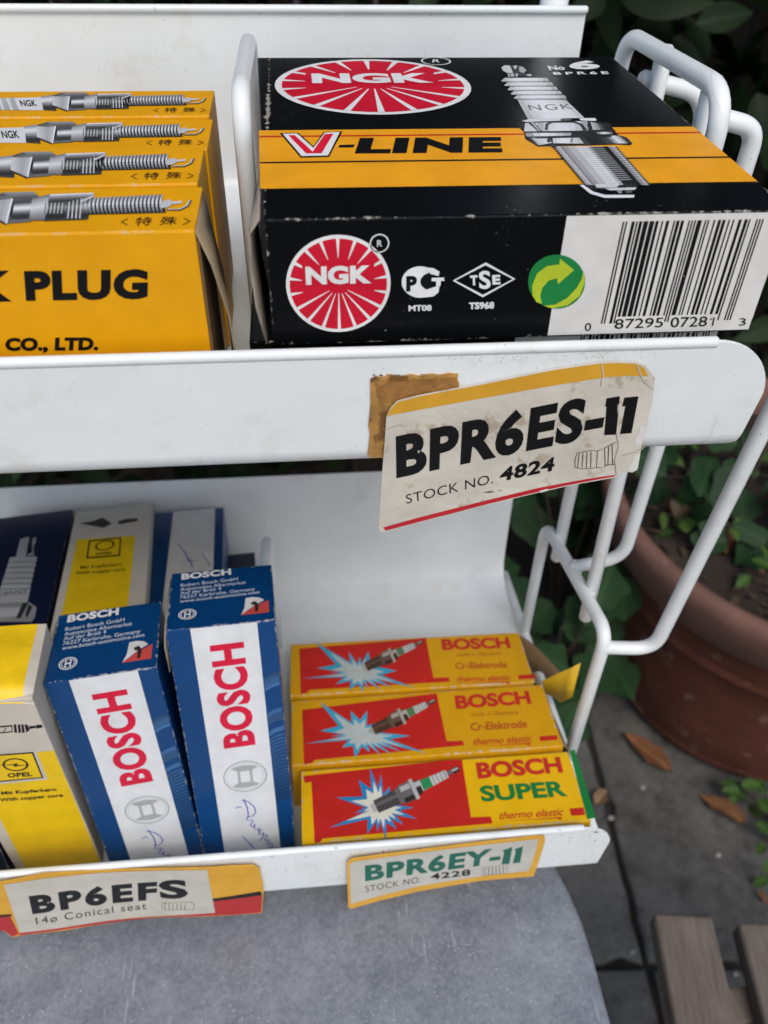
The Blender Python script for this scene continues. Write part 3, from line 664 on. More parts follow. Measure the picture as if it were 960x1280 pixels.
mid = red_box('red and yellow spark plug box lying between two alike, right end open', (-.0098, .0318, -.2906), (.1390, .0430, .0330), .0, dict(
    red=[(66, 282), (470, 232), (500, 376), (548, 374), (553, 388), (104, 432), (96, 442), (72, 446)], dash=[(778, 362), (830, 358), (834, 371), (781, 376)], c=(242, 358),
    tips=[(118, 258), (212, 284), (262, 284), (286, 322), (392, 360), (440, 413), (366, 408), (334, 414), (302, 418), (270, 410), (225, 427), (186, 396), (76, 384), (152, 362), (120, 345)],
    plug=((276, 345), (466, 254), 20), tone=WARM, green=(.10, .19, .09), bcol=((.50, .56, .54), (.04, .38, .58)),
    text=[('BOSCH', (529, 280), (755, 264), (523, 240), RT, .042), ('made in Germany', (572, 302), (718, 294), (572, 291), (.4, .12, .02), .0), ('Cr-Elektrode', (573, 345), (742, 335), (571, 322), (.45, .05, .02), .012), ('thermo elastic', (578, 388), (754, 377), (582, 368), RT, .01)], sw=(578, 393, 752, 381)))
bck = red_box('red and yellow box nearest the white back panel, yellow flap hanging out', (-.0105, .0782, -.2967), (.1360, .0405, .0325), -.01, dict(
    red=[(58, 98), (438, 66), (460, 186), (506, 184), (509, 197), (88, 222), (80, 232), (62, 234)], dash=[(714, 178), (765, 175), (768, 187), (717, 190)], c=(238, 172),
    tips=[(104, 78), (206, 108), (240, 122), (266, 106), (350, 165), (402, 215), (334, 214), (302, 222), (264, 216), (250, 228), (208, 224), (166, 206), (66, 188), (150, 170), (110, 158)],
    plug=((254, 155), (428, 78), 18), tone=WARM, green=(.10, .19, .09), bcol=((.46, .52, .50), (.04, .36, .54)),
    text=[('BOSCH', (488, 103), (693, 97), (483, 70), RT, .042), ('made in Germany', (530, 122), (665, 117), (530, 112), (.4, .12, .02), .0), ('Cr-Elektrode', (527, 160), (682, 155), (525, 141), (.45, .05, .02), .012), ('thermo elastic', (530, 199), (692, 193), (532, 182), RT, .01)], sw=(530, 203, 690, 197)))
# open right ends: thin dark panel imitating the shaded inside, board edges, a flap hanging out
for b, fl in ((mid, 0), (bck, 1)):
    w_, d_, h_ = b.dims
    shade_panel = box_bm((w_ + .0001, .0012, .0012), (w_ + .0005, d_ - .0012, h_ - .0012)); link('hollow_shade_panel', bmesh_to('hollow_shade_panel', shade_panel), brown_board, b.t)
    P = lambda x, y, z: b.org + b.M @ Vector((x, y, z))
    curl('end_flap', [P(w_ - .0002, .001, h_ - .0004), P(w_ + .003, .0008, h_ - .004), P(w_ + .0052, .0006, h_ - .013), P(w_ + .0058, .0006, .004)], [P(w_ - .0002, d_ * .55, h_ - .0004), P(w_ + .002, d_ * .52, h_ - .005), P(w_ + .0035, d_ * .5, h_ - .014), P(w_ + .004, d_ * .5, .004)], brown_board, b.t, b.org, b.M)
    if fl:
        curl('end_flap', [(.1300, .0775, -.2975), (.1375, .0765, -.2900), (.1430, .0752, -.2842), (.1478, .0742, -.2785)], [(.1330, .0772, -.3080), (.1390, .0765, -.3120), (.1432, .0757, -.3165), (.1488, .0748, -.3100)], plain('yellow_flap', (.70, .42, .015), .55, .15, 60), b.t, b.org, b.M)
        curl('end_flap', [(.1262, .1145, -.3016), (.1330, .1120, -.3060), (.1420, .1080, -.3150), (.1520, .1040, -.3262)], [(.1262, .1145, -.3330), (.1330, .1120, -.3335), (.1400, .1080, -.3340), (.1480, .1040, -.3345)], brown_board, b.t, b.org, b.M)

# ------------------------------------------------------------------ upright blue boxes
BL = (.002, .045, .160); zB, zT = Z(180, 760, 3.878), Z(180, 600, 4.3636)
blR = Carton('spark_plug_box', 'upright blue spark plug box beside the red boxes, white stripe with red lettering', (-.0522, -.0056, -.3172), (.0435, .041, .1455), (-.2128, -.0007, .0623), BL, 'upright blue boxes', .0009, .24)
blL = Carton('spark_plug_box', 'blue spark plug box leaning upright between the yellow box and another blue one', (-.0957, -.0053, -.3183), (.0435, .041, .132), (-.138, -.0323, .0862), BL, 'upright blue boxes', .0010, .24)
def nrm(p, q, d): return (q[0] / d[0], q[1] / d[1])
SIL = (.36, .37, .375); LB = (.045, .135, .31)
def blue_print(b, ref):
    """the same print on every blue box, measured once on one of them and scaled to the box"""
    fw, fh, fd = b.dims[0] / ref.dims[0], b.dims[2] / ref.dims[2], b.dims[1] / ref.dims[1]
    F1 = lambda q: (lambda u: (u[0] * fw, b.dims[2] - (ref.dims[2] - u[1]) * fw))(ref.front.uv(zB(*q))); T1 = lambda q: (lambda u: (u[0] * fw, u[1] * fd))(ref.top.uv(zT(*q)))
    w_, d_, h_ = b.dims
    p = b.print('front', 'white_stripe'); a0 = F1((222, 92))[0]; a1 = F1((546, 52))[0]
    p.uvpoly([(a0, .0005), (a1, .0005), (a1, h_ - .0003), (a0, h_ - .0003)], (.66, .67, .68), 0); p.build(b.t)
    p = b.print('front', 'lettering'); p.uvtext('BOSCH', F1((541, 661)), F1((483, 162)), F1((388, 682)), (.60, .010, .045), .042, 2, 1.06); p.build(b.t)
    p = b.print('front', 'armature_emblem'); c = F1((491, 816)); R = (F1((597, 808))[0] - F1((385, 822))[0]) / 2
    p.uvring(c, R * .95, R, (.26, .27, .28), 1); p.uvring(c, R * .84, R * .87, (.5, .5, .5), 1)
    for s_ in (-1, 1):
        p.uvpoly([(c[0] + s_ * R * x, c[1] + R * y) for x, y in ((.20, .16), (.42, .52), (.66, .46), (.74, 0), (.66, -.46), (.42, -.52), (.20, -.16))] if 0 else [(c[0] + R * x, c[1] + s_ * R * y) for x, y in ((-.62, .56), (-.3, .36), (.3, .36), (.62, .56), (.45, .66), (.0, .74), (-.45, .66))], SIL, 1)
        p.uvpoly([(c[0] + s_ * R * .22, c[1] - R * .38), (c[0] + s_ * R * .34, c[1] - R * .38), (c[0] + s_ * R * .34, c[1] + R * .38), (c[0] + s_ * R * .22, c[1] + R * .38)], SIL, 1)
    p.build(b.t)
    p = b.print('front', 'handwriting'); PEN = (.06, .06, .42)
    S = lambda pts, wd=.00052: p.uvline([F1(q) for q in pts], wd, PEN, 2)
    S([(482, 926), (500, 965), (506, 1000), (498, 1030)]); S([(446, 970), (462, 962), (474, 966)]); S([(474, 930), (505, 938), (532, 960), (542, 985), (532, 1004), (512, 1012), (500, 1006)])
    S([(508, 1034), (522, 1024), (530, 1032), (520, 1044), (514, 1054), (528, 1060), (540, 1050)]); S([(536, 1046), (534, 1066), (546, 1074), (558, 1062), (556, 1082), (566, 1088)])
    S([(572, 1072), (558, 1080), (556, 1096), (570, 1098), (580, 1084), (578, 1106), (566, 1124), (552, 1122)]); S([(582, 1102), (596, 1096), (594, 1112), (582, 1120), (596, 1128), (608, 1120)]); S([(604, 1132), (594, 1142), (604, 1150), (614, 1140), (606, 1130)])
    S([(598, 1160), (655, 1160)]); S([(622, 1140), (618, 1172), (634, 1178)]); S([(478, 1106), (536, 1166)]); p.build(b.t)
    p = b.print('front', 'ribbed_picture')
    u0 = lambda y: F1((575 + (y - 320) * .115, y))[0]
    for k, (ya_, yb_, cc) in enumerate([(325, 345, .5), (345, 378, .75), (378, 392, 1.1), (500, 520, .9), (520, 560, .55), (590, 612, 1.0)] + [(625 + 17 * q, 634 + 17 * q, .8 - .03 * q) for q in range(19)]):
        va = F1((600, ya_))[1]; vb = F1((600, yb_))[1]; 
        p.uvpoly([(a1 + .0004, va - .0012), (a1 + .0004, vb - .0012), (w_ * .90, vb + .0006), (w_ - .0007, vb + .0016), (w_ - .0007, va + .0016), (w_ * .90, va + .0006)], tuple(x * cc for x in LB), 1)
    p.build(b.t)
    p = b.print('top', 'lettering'); LBL = (.62, .70, .78)
    p.uvtext('BOSCH', T1((204, 546)), T1((476, 517)), T1((205, 513)), WHITE, .045, 2, 1.05)
    for t_, bl, br in (('Robert Bosch GmbH', (200, 585), (512, 548)), ('Automotive Aftermarket', (198, 607), (556, 567)), ('Auf der Breit 4', (197, 628), (422, 601)), ('76227 Karlsruhe, Germany', (196, 650), (606, 603)), ('www.bosch-automotive.com', (195, 672), (630, 620))):
        p.uvtext(t_, T1(bl), T1(br), T1((bl[0] + 1, bl[1] - 17)), LBL, .004)
    p.build(b.t)
    p = b.print('top', 'peel_corner')
    p.uvpoly([T1(q) for q in ((528, 739), (600, 690), (680, 655), (683, 722))], (.55, .07, .06), 1); p.uvpoly([T1(q) for q in ((554, 646), (590, 640), (630, 642), (657, 656), (612, 680), (575, 705), (530, 737), (548, 700))], (.66, .67, .67), 2)
    p.uvpoly([T1(q) for q in ((582, 672), (604, 662), (618, 670), (626, 690), (622, 718), (604, 720), (608, 695), (600, 682), (588, 684))], (.03, .02, .02), 3)
    c = T1((237, 733)); R = abs(T1((286, 727))[0] - c[0]); p.uvring(c, R * .86, R, WHITE, 1); p.uvring(c, R * .62, R * .72, WHITE, 1, 24, 50, 130); p.uvring(c, R * .62, R * .72, WHITE, 1, 24, 230, 310); p.uvring(c, R * .66, R * .74, WHITE, 1, 24, -50, 50); p.uvring(c, R * .66, R * .74, WHITE, 1, 24, 130, 230)
    for x0, y0, x1, y1 in ((-.34, -.55, -.2, .55), (.2, -.55, .34, .55), (-.2, -.1, .2, .1)): p.uvpoly([(c[0] + R * x0, c[1] + R * y0), (c[0] + R * x1, c[1] + R * y0), (c[0] + R * x1, c[1] + R * y1), (c[0] + R * x0, c[1] + R * y1)], WHITE, 1)
    p.build(b.t)
blue_print(blR, blR); blue_print(blL, blR)
for b in (blR, blL):      # lid tuck flap edges, a little proud and frayed
    w_, d_, h_ = b.dims; P = lambda x, y, z: b.org + b.M @ Vector((x, y, z))
    curl('tuck_flap', [P(-.0004, .003, h_ - .0012), P(-.0016, .002, h_ - .010), P(-.0012, .001, h_ - .022)], [P(-.0004, d_ - .003, h_ - .0012), P(-.0012, d_ - .004, h_ - .008), P(-.0008, d_ - .006, h_ - .016)], board, b.t, b.org, b.M)

# ------------------------------------------------------------------ the yellow and cream boxes
CR = (.55, .50, .42); OY = (.80, .52, .006); zO, zP = Z(0, 840, 4.0), Z(0, 600, 4.3636)
op = Carton('spark_plug_box', 'yellow and cream spark plug box standing upright beside a blue box, yellow bulging lid', (-.1427, .0020, -.3195), (.0394, .0359, .1397), (.0232, .0200, .0471), CR, None, .0006, .5)
p = op.print('front', 'yellow_panel'); p.poly([(-160, 432), (270, 392), (512, 975), (560, 1100), (195, 1110), (-10, 715)], OY, 0, zO); p.build(op.t)
p = op.print('front', 'maker_badge'); p.poly([(-60, 408), (178, 388), (240, 536), (-5, 560)], CR, 1, zO); p.poly([(-50, 414), (166, 398), (218, 528), (-8, 549)], BLACK, 2, zO); p.poly([(-46, 420), (160, 405), (208, 523), (-4, 542)], OY, 3, zO)
c = p.face.uv(zO(78, 461)); R = abs(p.face.uv(zO(143, 458))[0] - c[0]); p.uvring(c, R * .82, R, BLACK, 4)
p.poly([(-10, 464), (58, 459), (90, 452), (84, 462), (158, 460), (100, 466), (66, 472), (74, 463)], BLACK, 5, zO); p.text('OPEL', zO(40, 526), zO(163, 518), zO(36, 504), BLACK, .05, 4, sp=1.1); p.build(op.t)
p = op.print('front', 'lettering'); p.text('Mit Kupferkern', zO(8, 613), zO(283, 593), zO(4, 596), BLACK, .03); p.text('With copper core', zO(0, 647), zO(316, 622), zO(-4, 630), BLACK, .03); p.build(op.t)
p = op.print('front', 'plug_outline')
p.poly([(-60, 275), (60, 264), (64, 300), (-60, 312)], BLACK, 1, zO); p.poly([(-60, 281), (56, 271), (60, 294), (-60, 305)], CR, 2, zO)
for x in (68, 88, 106): p.poly([(x, 262), (x + 12, 261), (x + 18, 302), (x + 5, 303)], BLACK, 1, zO)
p.poly([(122, 260), (140, 265), (148, 290), (132, 301)], BLACK, 1, zO); p.poly([(145, 270), (180, 268), (182, 278), (148, 284)], BLACK, 1, zO); p.poly([(180, 264), (208, 262), (214, 276), (184, 282)], BLACK, 1, zO); p.line([(30, 276), (20, 296)], 1, BLACK, 3, zO); p.build(op.t)
# bulging lid, yellow with a cream border on the right
w_, d_, h_ = op.dims; v = []; f = []; mi = []
for i in range(13):
    for j in range(13):
        x, y = i / 12, j / 12; hump = .0042 * (math.sin(math.pi * min(1, x * 1.0)) ** .55) * (1 - .55 * y) * (math.sin(math.pi * min(y + .12, 1)) ** .4 if y < .88 else .4)
        fr = -.0035 * (1 - y / .12) ** 2 if y < .12 else 0
        v.append((x * w_, y * d_ - .0003, h_ + .0003 + max(0, hump) + (fr if j else -.004)))
for i in range(12):
    for j in range(12): f.append((i * 13 + j, (i + 1) * 13 + j, (i + 1) * 13 + j + 1, i * 13 + j + 1)); mi.append(1 if i >= 11 else 0)
me = mesh('lid', v, f, True); lid = link('lid', me, [plain('yellow_lid', OY, .45, .12, 90, .2, 120, spots=((.35, .2, .02), 150, .66, .5)), plain('cream_border', CR, .6, .12, 80)], op.t)
me.polygons.foreach_set('material_index', mi)

def flat(label, corner, dims, yaw, tilt, **kw):
    M = Matrix.Rotation(yaw, 3, 'Z') @ Matrix.Rotation(tilt, 3, 'X'); ax, an = M.to_quaternion().to_axis_angle()
    return Carton('spark_plug_box', label, Vector(corner) - M.col[2] * dims[2] - M.col[1] * dims[1], dims, tuple(ax * an), **kw)
ob = flat('yellow and cream spark plug box lying flat behind the upright boxes', (-.1340, .1885, -.2520), (.0440, .128, .030), rad(6.7), rad(-11.5), col=CR, wear=.0008, rough=.55)
p = ob.print('top', 'yellow_panel'); p.poly([(420, 325), (738, 303), (700, 664), (690, 760), (320, 790), (345, 690)], OY, 0, zP); p.build(ob.t)
p = ob.print('top', 'maker_badge'); p.poly([(485, 330), (662, 312), (655, 415), (470, 430)], BLACK, 1, zP); p.poly([(493, 337), (654, 320), (647, 408), (480, 422)], OY, 2, zP); c = p.face.uv(zP(572, 358)); p.uvring(c, .0042, .0052, BLACK, 3); p.text('OPEL', zP(520, 412), zP(615, 405), zP(520, 398), BLACK, .03, 3); p.build(ob.t)
p = ob.print('top', 'lettering'); p.text('Mit Kupferkern', zP(440, 488), zP(665, 468), zP(440, 470), BLACK, .01); p.text('With copper core', zP(415, 518), zP(685, 496), zP(415, 500), BLACK, .01); p.build(ob.t)
p = ob.print('top', 'plug_outline'); p.poly([(432, 238), (500, 226), (560, 205), (590, 225), (610, 238), (565, 262), (500, 250)], (.05, .045, .04), 1, zP); p.poly([(640, 228), (690, 212), (752, 210), (752, 224), (690, 236), (650, 244)], (.06, .055, .05), 1, zP); p.build(ob.t)
NV = (.006, .010, .038)
dn = flat('dark navy box lying flat, grey spark plug pictured on it', (-.1815, .1900, -.2560), (.0435, .128, .030), rad(6.9), rad(-11.5), col=NV, wear=.0006, rough=.35)
p = dn.print('top', 'plug_picture'); zD = Z(0, 620, 7.108)
p.poly([(180, 385), (250, 365), (262, 372), (225, 540), (140, 545)], G(.36), 1, zD); p.poly([(288, 380), (322, 366), (318, 425), (298, 440), (302, 530), (222, 535), (245, 480), (282, 470)], G(.30), 1, zD)
p.poly([(250, 470), (290, 462), (285, 500), (232, 528)], BLACK, 2, zD)
for k in range(6):
    y = 545 + k * 48; xl = 90 - k * 15; xr = 326 - k * 11; p.poly([(xl, y), (xr, y - 8), (xr + 2, y + 34), (xl - 14, y + 40)], G(.40), 1, zD); p.poly([(xl - 14, y + 40), (xr + 2, y + 33), (xr - 10, y + 47), (xl - 16, y + 50)], G(.24), 1, zD)
p.poly([(-20, 838), (270, 826), (240, 960), (-60, 965)], G(.40), 1, zD); p.text('DENSO', zD(-10, 890), zD(235, 870), zD(-5, 855), G(.05), .0, 2)
p.poly([(-60, 960), (255, 942), (325, 990), (310, 1080), (280, 1120), (-60, 1120)], G(.26), 1, zD); p.poly([(200, 955), (255, 948), (185, 1085), (140, 1090)], G(.03), 2, zD); p.poly([(255, 965), (290, 985), (240, 1085), (225, 1060)], G(.03), 2, zD); p.poly([(-60, 1000), (190, 990), (150, 1070), (-60, 1085)], G(.42), 2, zD); p.build(dn.t)
bb = flat('blue box with white stripe and pen marks lying flat by the white back panel', (-.0905, .1950, -.2620), (.0420, .128, .030), rad(3.8), rad(-11.5), col=(.003, .04, .13), wear=.0006, rough=.35)
p = bb.print('top', 'white_stripe'); zQ = Z(180, 620, 5.647); ul = p.face.uv(zQ(205, 130))[0]; ur = p.face.uv(zQ(500, 140))[0]; p.uvpoly([(ul, .0005), (ur, .0005), (ur, .1274), (ul, .1274)], (.60, .58, .54), 0); p.build(bb.t)
p = bb.print('top', 'handwriting'); PEN = (.07, .06, .36)
p.line([(242, 340), (268, 375), (290, 400), (310, 445), (330, 470), (345, 505)], 1.4, PEN, 1, zQ); p.line([(300, 465), (325, 450), (300, 440), (345, 460), (370, 462)], 1.2, PEN, 1, zQ); p.line([(405, 408), (440, 450), (465, 492)], 1.2, PEN, 1, zQ); p.build(bb.t)
flat('dark blue box hidden under the flat blue box, its rim peeping out', (-.0800, .1880, -.2960), (.0480, .120, .030), rad(3.8), rad(-9), col=(.006, .014, .04), wear=.0004)
flat('cream box lying beneath the flat yellow and cream box', (-.1310, .1800, -.2840), (.0430, .120, .040), rad(6.7), rad(-9), col=CR, wear=.0005)
flat('navy box lying beneath the flat navy box', (-.1790, .1800, -.2880), (.0430, .120, .040), rad(6.9), rad(-9), col=NV, wear=.0005)
nv2 = Carton('spark_plug_box', 'dark navy box standing upright at the far side of the yellow box', (-.1880, -.004, -.3190), (.0440, .041, .105), (-.10, .02, .06), NV, None, .0006, .35)

# ================================================================== paper labels on the lips
def label_sheet(name, label, y, outline, T, base, warp, tilt=0.0, n=14):
    o0 = Vector((0, y, 0)); pts3 = [hit(*T(*q), o0, Vector((0, -1, 0))) for q in outline]
    x0 = min(q.x for q in pts3); x1 = max(q.x for q in pts3); z0 = min(q.z for q in pts3)
    org = Vector((x0, y, z0)); t = thing(name, label, 'label', org)
    cuts = [(x1 - x0) * (k + 1) / (n + 1) for k in range(n)]
    fc = Face(org, (1, 0, 0), (0, 0, 1), (0, -1, 0), org, Matrix.Identity(3), lambda u, v: warp(u / (x1 - x0), v), cuts)
    bm = bmesh.new(); ff = bm.faces.new([bm.verts.new((q[0], q[1], 0)) for q in [fc.uv(T(*a)) for a in outline]])
    for cu in cuts: bmesh.ops.bisect_plane(bm, geom=bm.verts[:] + bm.edges[:] + bm.faces[:], plane_co=(cu, 0, 0), plane_no=(1, 0, 0))
    bm.normal_update()
    ex = bmesh.ops.extrude_face_region(bm, geom=bm.faces[:])
    ev = set(g for g in ex['geom'] if isinstance(g, bmesh.types.BMVert))
    for v in bm.verts: v.co = fc.loc(v.co.x, v.co.y, -.0004 if v in ev else 0.0)
    bmesh.ops.recalc_face_normals(bm, faces=bm.faces[:])
    link('card', bmesh_to('card', bm), base, t)
    return t, fc
card = plain('aged_card', (.56, .52, .44), .62, .16, 45, .6, 60, spots=((.30, .22, .13), 70, .57, .6))
AMB = (.66, .34, .03)
zl = Z(440, 430, 2.4)
# masking tape under the upper label
tape, tf = label_sheet('masking_tape', 'brown strip of old masking tape stuck to the upper lip behind the label', -.0074, [(55, 104), (70, 96), (92, 99), (110, 91), (150, 95), (176, 90), (200, 94), (240, 88), (262, 92), (290, 86), (318, 89), (316, 104), (322, 118), (320, 140), (300, 150), (120, 190), (116, 260), (112, 336), (94, 342), (76, 337), (60, 341), (47, 330), (53, 270), (49, 240), (55, 180)], zl,
    plain('old_tape', (.40, .21, .055), .28, .45, 90, .9, 120, spots=((.10, .04, .012), 80, .50, .8)), lambda u, v: .0003)
p = Print(tf, 'folded_tape'); p.poly([(72, 128), (110, 112), (200, 104), (312, 98), (318, 132), (240, 150), (130, 178), (96, 168), (74, 158)], plain('dark_tape', (.26, .125, .035), .3, .5, 110, .8, 150), 1, zl); p.poly([(80, 152), (100, 158), (96, 200), (84, 180)], plain('dark_tape', (.2, .1, .03)), 2, zl); p.build(tape)
t, fc = label_sheet('shelf_label', 'large cream card label with amber top and red bottom edge, torn at one end', -.0080, [(96, 300), (102, 215), (112, 190), (134, 166), (200, 150), (400, 115), (600, 76), (742, 55), (800, 52), (850, 53), (878, 62), (893, 82), (905, 98), (902, 130), (897, 170), (886, 215), (880, 252), (868, 290), (860, 330), (852, 372), (838, 380), (818, 378), (800, 388), (780, 398), (650, 424), (380, 486), (95, 557), (84, 553), (79, 542), (88, 400)], zl, card,
    lambda u, v: .0011 * (1 - u) ** 2 + .0012 * max(0, u - .55) ** 2 * 4)
p = Print(fc, 'printed_stripes'); p.poly([(104, 210), (114, 190), (135, 168), (200, 152), (400, 117), (600, 78), (742, 57), (800, 54.5), (848, 55.5), (874, 68), (886, 92), (820, 92), (760, 98), (600, 124), (400, 158), (200, 192), (120, 206)], AMB, 0, zl)
p.poly([(92, 543), (200, 515), (400, 467), (560, 430), (700, 403), (740, 396), (790, 388), (785, 393), (640, 423), (400, 479), (100, 553)], (.50, .02, .03), 0, zl); p.build(t)
p = Print(fc, 'lettering'); p.text('BPR6ES-', zl(132, 396), zl(745, 276), zl(130, 270), BLACK, .045, 1, sp=1.10)
p.poly([(762, 160), (802, 153), (790, 268), (755, 270), (762, 185), (758, 185)], BLACK, 1, zl); p.poly([(815, 157), (857, 152), (836, 262), (802, 266), (818, 182), (808, 184)], BLACK, 1, zl)
p.text('STOCK NO.', zl(162, 473), zl(422, 414), zl(160, 446), BLACK, -.004, 1, sp=1.05); p.text('4824', zl(441, 411), zl(604, 378), zl(446, 370), BLACK, .035, 1, sp=1.08); p.build(t)
p = Print(fc, 'crease_lines')
for q_ in ([(862, 236), (884, 246), (876, 268), (866, 292), (852, 300), (846, 284), (858, 262)], [(846, 330), (862, 322), (854, 368), (838, 378), (822, 374), (838, 352)]): pp = Print(fc, 'torn_patch'); pp.poly(q_, (.70, .68, .63), 0, zl); pp.build(t)
p.poly([(560, 440), (586, 432), (590, 437), (566, 444)], (.70, .68, .63), 1, zl)
for q in ([(745, 57), (750, 90), (744, 124)], [(792, 160), (796, 210), (790, 262), (797, 300), (785, 345), (790, 386)], [(806, 330), (850, 318), (872, 300)], [(98, 250), (140, 236), (160, 240)], [(850, 60), (872, 110), (900, 128)]): p.line(q, .9, (.33, .28, .20), 1, zl); p.line([(x + 3, y + 1) for x, y in q], .8, (.66, .63, .57), 1, zl)  # crease relief drawn in colour: dark lines, each with a paler one
p.poly([(392, 442), (415, 438), (428, 441), (410, 444)], (.12, .11, .10), 1, zl); p.poly([(434, 437), (448, 436), (446, 439)], (.12, .11, .10), 1, zl); p.build(t)['kind'] = 'stuff'
p = Print(fc, 'plug_outline'); L_ = lambda q, c_=False: p.line(q, .9, BLACK, 1, zl, c_)
L_([(668, 345), (674, 325), (712, 317), (735, 318), (732, 368), (690, 372), (668, 368)], True); L_([(735, 318), (756, 308), (758, 366), (732, 368)]); L_([(756, 308), (792, 290)]); L_([(758, 360), (790, 355)]); L_([(768, 304), (766, 360)]); L_([(778, 298), (780, 358)])
for k in range(4): L_([(680 + 12 * k, 326 - 2 * k), (676 + 13 * k, 368)])
p.build(t)
zm, zn = Z(0, 1020, 2.4), Z(400, 1000, 2.4)
t, fc = label_sheet('shelf_label', 'cream and amber label with black and red bands on the lower lip', -.0186, [(-60, 200), (-8, 190), (130, 166), (300, 162), (500, 150), (625, 145), (700, 141), (760, 141), (778, 152), (784, 180), (791, 215), (786, 285), (720, 287), (640, 291), (480, 300), (400, 309), (300, 322), (200, 335), (90, 345), (40, 354), (12, 335), (-60, 345)], zm, plain('amber_card', AMB, .55, .12, 80, .25, 150, spots=((.25, .13, .03), 80, .62, .6)),
    lambda u, v: .0006 * math.sin(3 * math.pi * u) + .0009)
p = Print(fc, 'printed_stripes'); p.poly([(638, 238), (782, 219), (787, 231), (640, 246)], BLACK, 0, zm); p.poly([(640, 246), (787, 231), (784, 283), (720, 286), (645, 289)], (.46, .025, .025), 0, zm); p.poly([(-58, 300), (30, 285), (60, 345), (40, 352), (14, 335), (-58, 343)], (.46, .025, .025), 0, zm); p.poly([(60, 338), (645, 280), (645, 289), (480, 299), (300, 321), (90, 344), (62, 348)], (.46, .025, .025), 0, zm); p.poly([(-58, 292), (36, 284), (38, 290), (-58, 300)], BLACK, 1, zm)
p.poly([(14, 195), (130, 180), (300, 168), (500, 155), (622, 151), (646, 280), (400, 302), (200, 325), (62, 340)], (.55, .52, .45), 2, zm); p.build(t)
p = Print(fc, 'lettering'); p.text('BP6EF', zm(100, 284), zm(472, 245), zm(88, 230), BLACK, .052, 3, sp=1.25); p.text('S', zm(482, 243), zm(566, 236), zm(474, 187), BLACK, .045, 3); p.text('14ø Conical seat', zm(112, 314), zm(440, 275), zm(108, 294), BLACK, .0, 3, sp=1.15); p.build(t)
p = Print(fc, 'plug_outline'); p.line([(490, 254), (575, 248), (584, 256), (582, 270), (492, 276), (485, 265)], .8, BLACK, 3, zm, True)
for k in range(6): p.line([(498 + 12 * k, 254), (494 + 12 * k, 264), (498 + 12 * k, 274)], .8, BLACK, 3, zm)
p.build(t)
t, fc = label_sheet('shelf_label', 'cream label with green lettering and thin amber border on the lower lip', -.0192, [(80, 185), (84, 176), (95, 168), (300, 146), (480, 126), (668, 106), (675, 112), (674, 128), (655, 188), (641, 229), (480, 242), (300, 270), (180, 296), (92, 318), (84, 312)], zn, plain('amber_border_card', (.68, .36, .04), .55, .12, 80, .25, 150, spots=((.25, .13, .03), 80, .64, .5)),
    lambda u, v: .0014 * (1 - u) ** 2)
p = Print(fc, 'printed_panel'); p.poly([(89, 186), (98, 177), (300, 154), (480, 135), (655, 117), (648, 150), (627, 212), (480, 228), (300, 254), (180, 281), (92, 303)], (.55, .53, .47), 0, zn); p.build(t)
p = Print(fc, 'lettering'); GN = (.01, .13, .085)
p.text('BPR6EY-', zn(135, 236), zn(538, 189), zn(134, 189), GN, .042, 1, sp=1.12); p.poly([(548, 150), (577, 140), (568, 190), (544, 192), (552, 158)], GN, 1, zn); p.poly([(583, 147), (609, 138), (600, 187), (578, 189), (587, 155)], GN, 1, zn)
p.text('STOCK NO.', zn(136, 268), zn(302, 243), zn(135, 251), BLACK, -.006, 1, sp=1.1); p.text('4228', zn(332, 236), zn(451, 224), zn(331, 218), BLACK, .03, 1, sp=1.12); p.build(t)
p = Print(fc, 'plug_outline'); p.line([(487, 202), (562, 192), (560, 220), (487, 226)], .7, BLACK, 1, zn, True)
for k in range(6): p.line([(495 + 11 * k, 203 - 1.2 * k), (495 + 11 * k, 224 - .6 * k)], .7, BLACK, 1, zn)
p.build(t)

# ================================================================== zinc table in front of and under the rack
def zinc():
    m = bpy.data.materials.new('galvanised_zinc'); t, p = nodes(m); co = coords(t)
    a = noise(t, co, 46, 8, .74); b = noise(t, co, 420, 4, .7)
    c = mix(t, ramp(t, a, .30, .70), (.160, .176, .202), (.290, .310, .342)); c = mix(t, mth(t, 'MULTIPLY', ramp(t, b, .50, .66), .38), c, (.370, .390, .425)); c = mix(t, mth(t, 'MULTIPLY', ramp(t, b, .36, .46, (1, 1, 1, 1), (0, 0, 0, 1)), .40), c, (.130, .142, .164))
    c = mix(t, mth(t, 'MULTIPLY', mth(t, 'MULTIPLY', ramp(t, noise(t, co, 900, 3, .6), .64, .70), ramp(t, noise(t, co, 50, 3), .40, .60)), .9), c, (.66, .69, .72))
    for ang, sc_, th in ((.7, 120, .70), (-.35, 160, .705), (1.9, 140, .71)):
        mp = N(t, 'ShaderNodeMapping'); mp.inputs['Rotation'].default_value = (0, 0, ang); mp.inputs['Scale'].default_value = (1, .07, 1); t.links.new(co, mp.inputs[0])
        sc1 = mth(t, 'MULTIPLY', ramp(t, noise(t, mp.outputs[0], sc_ * 4, 2, .5), th - .02, th), ramp(t, noise(t, co, 22, 3), .52, .62)); c = mix(t, mth(t, 'MULTIPLY', sc1, .4), c, (.62, .65, .68))
    c = mix(t, mth(t, 'MULTIPLY', ramp(t, noise(t, co, 12, 4), .56, .72), .3), c, (.30, .275, .24))
    t.links.new(c, p.inputs['Base Color']); setin(p, Roughness=.5, Metallic=.25); p.inputs['Specular IOR Level'].default_value = .45
    bump(t, p, b, .18, .001); return m
ZT = -.3460
tb = thing('zinc_table', 'grey galvanised zinc table with rounded corner under the rack', 'table', (-.23, -.23, -Z0)); TO = Vector((-.23, -.23, -Z0))
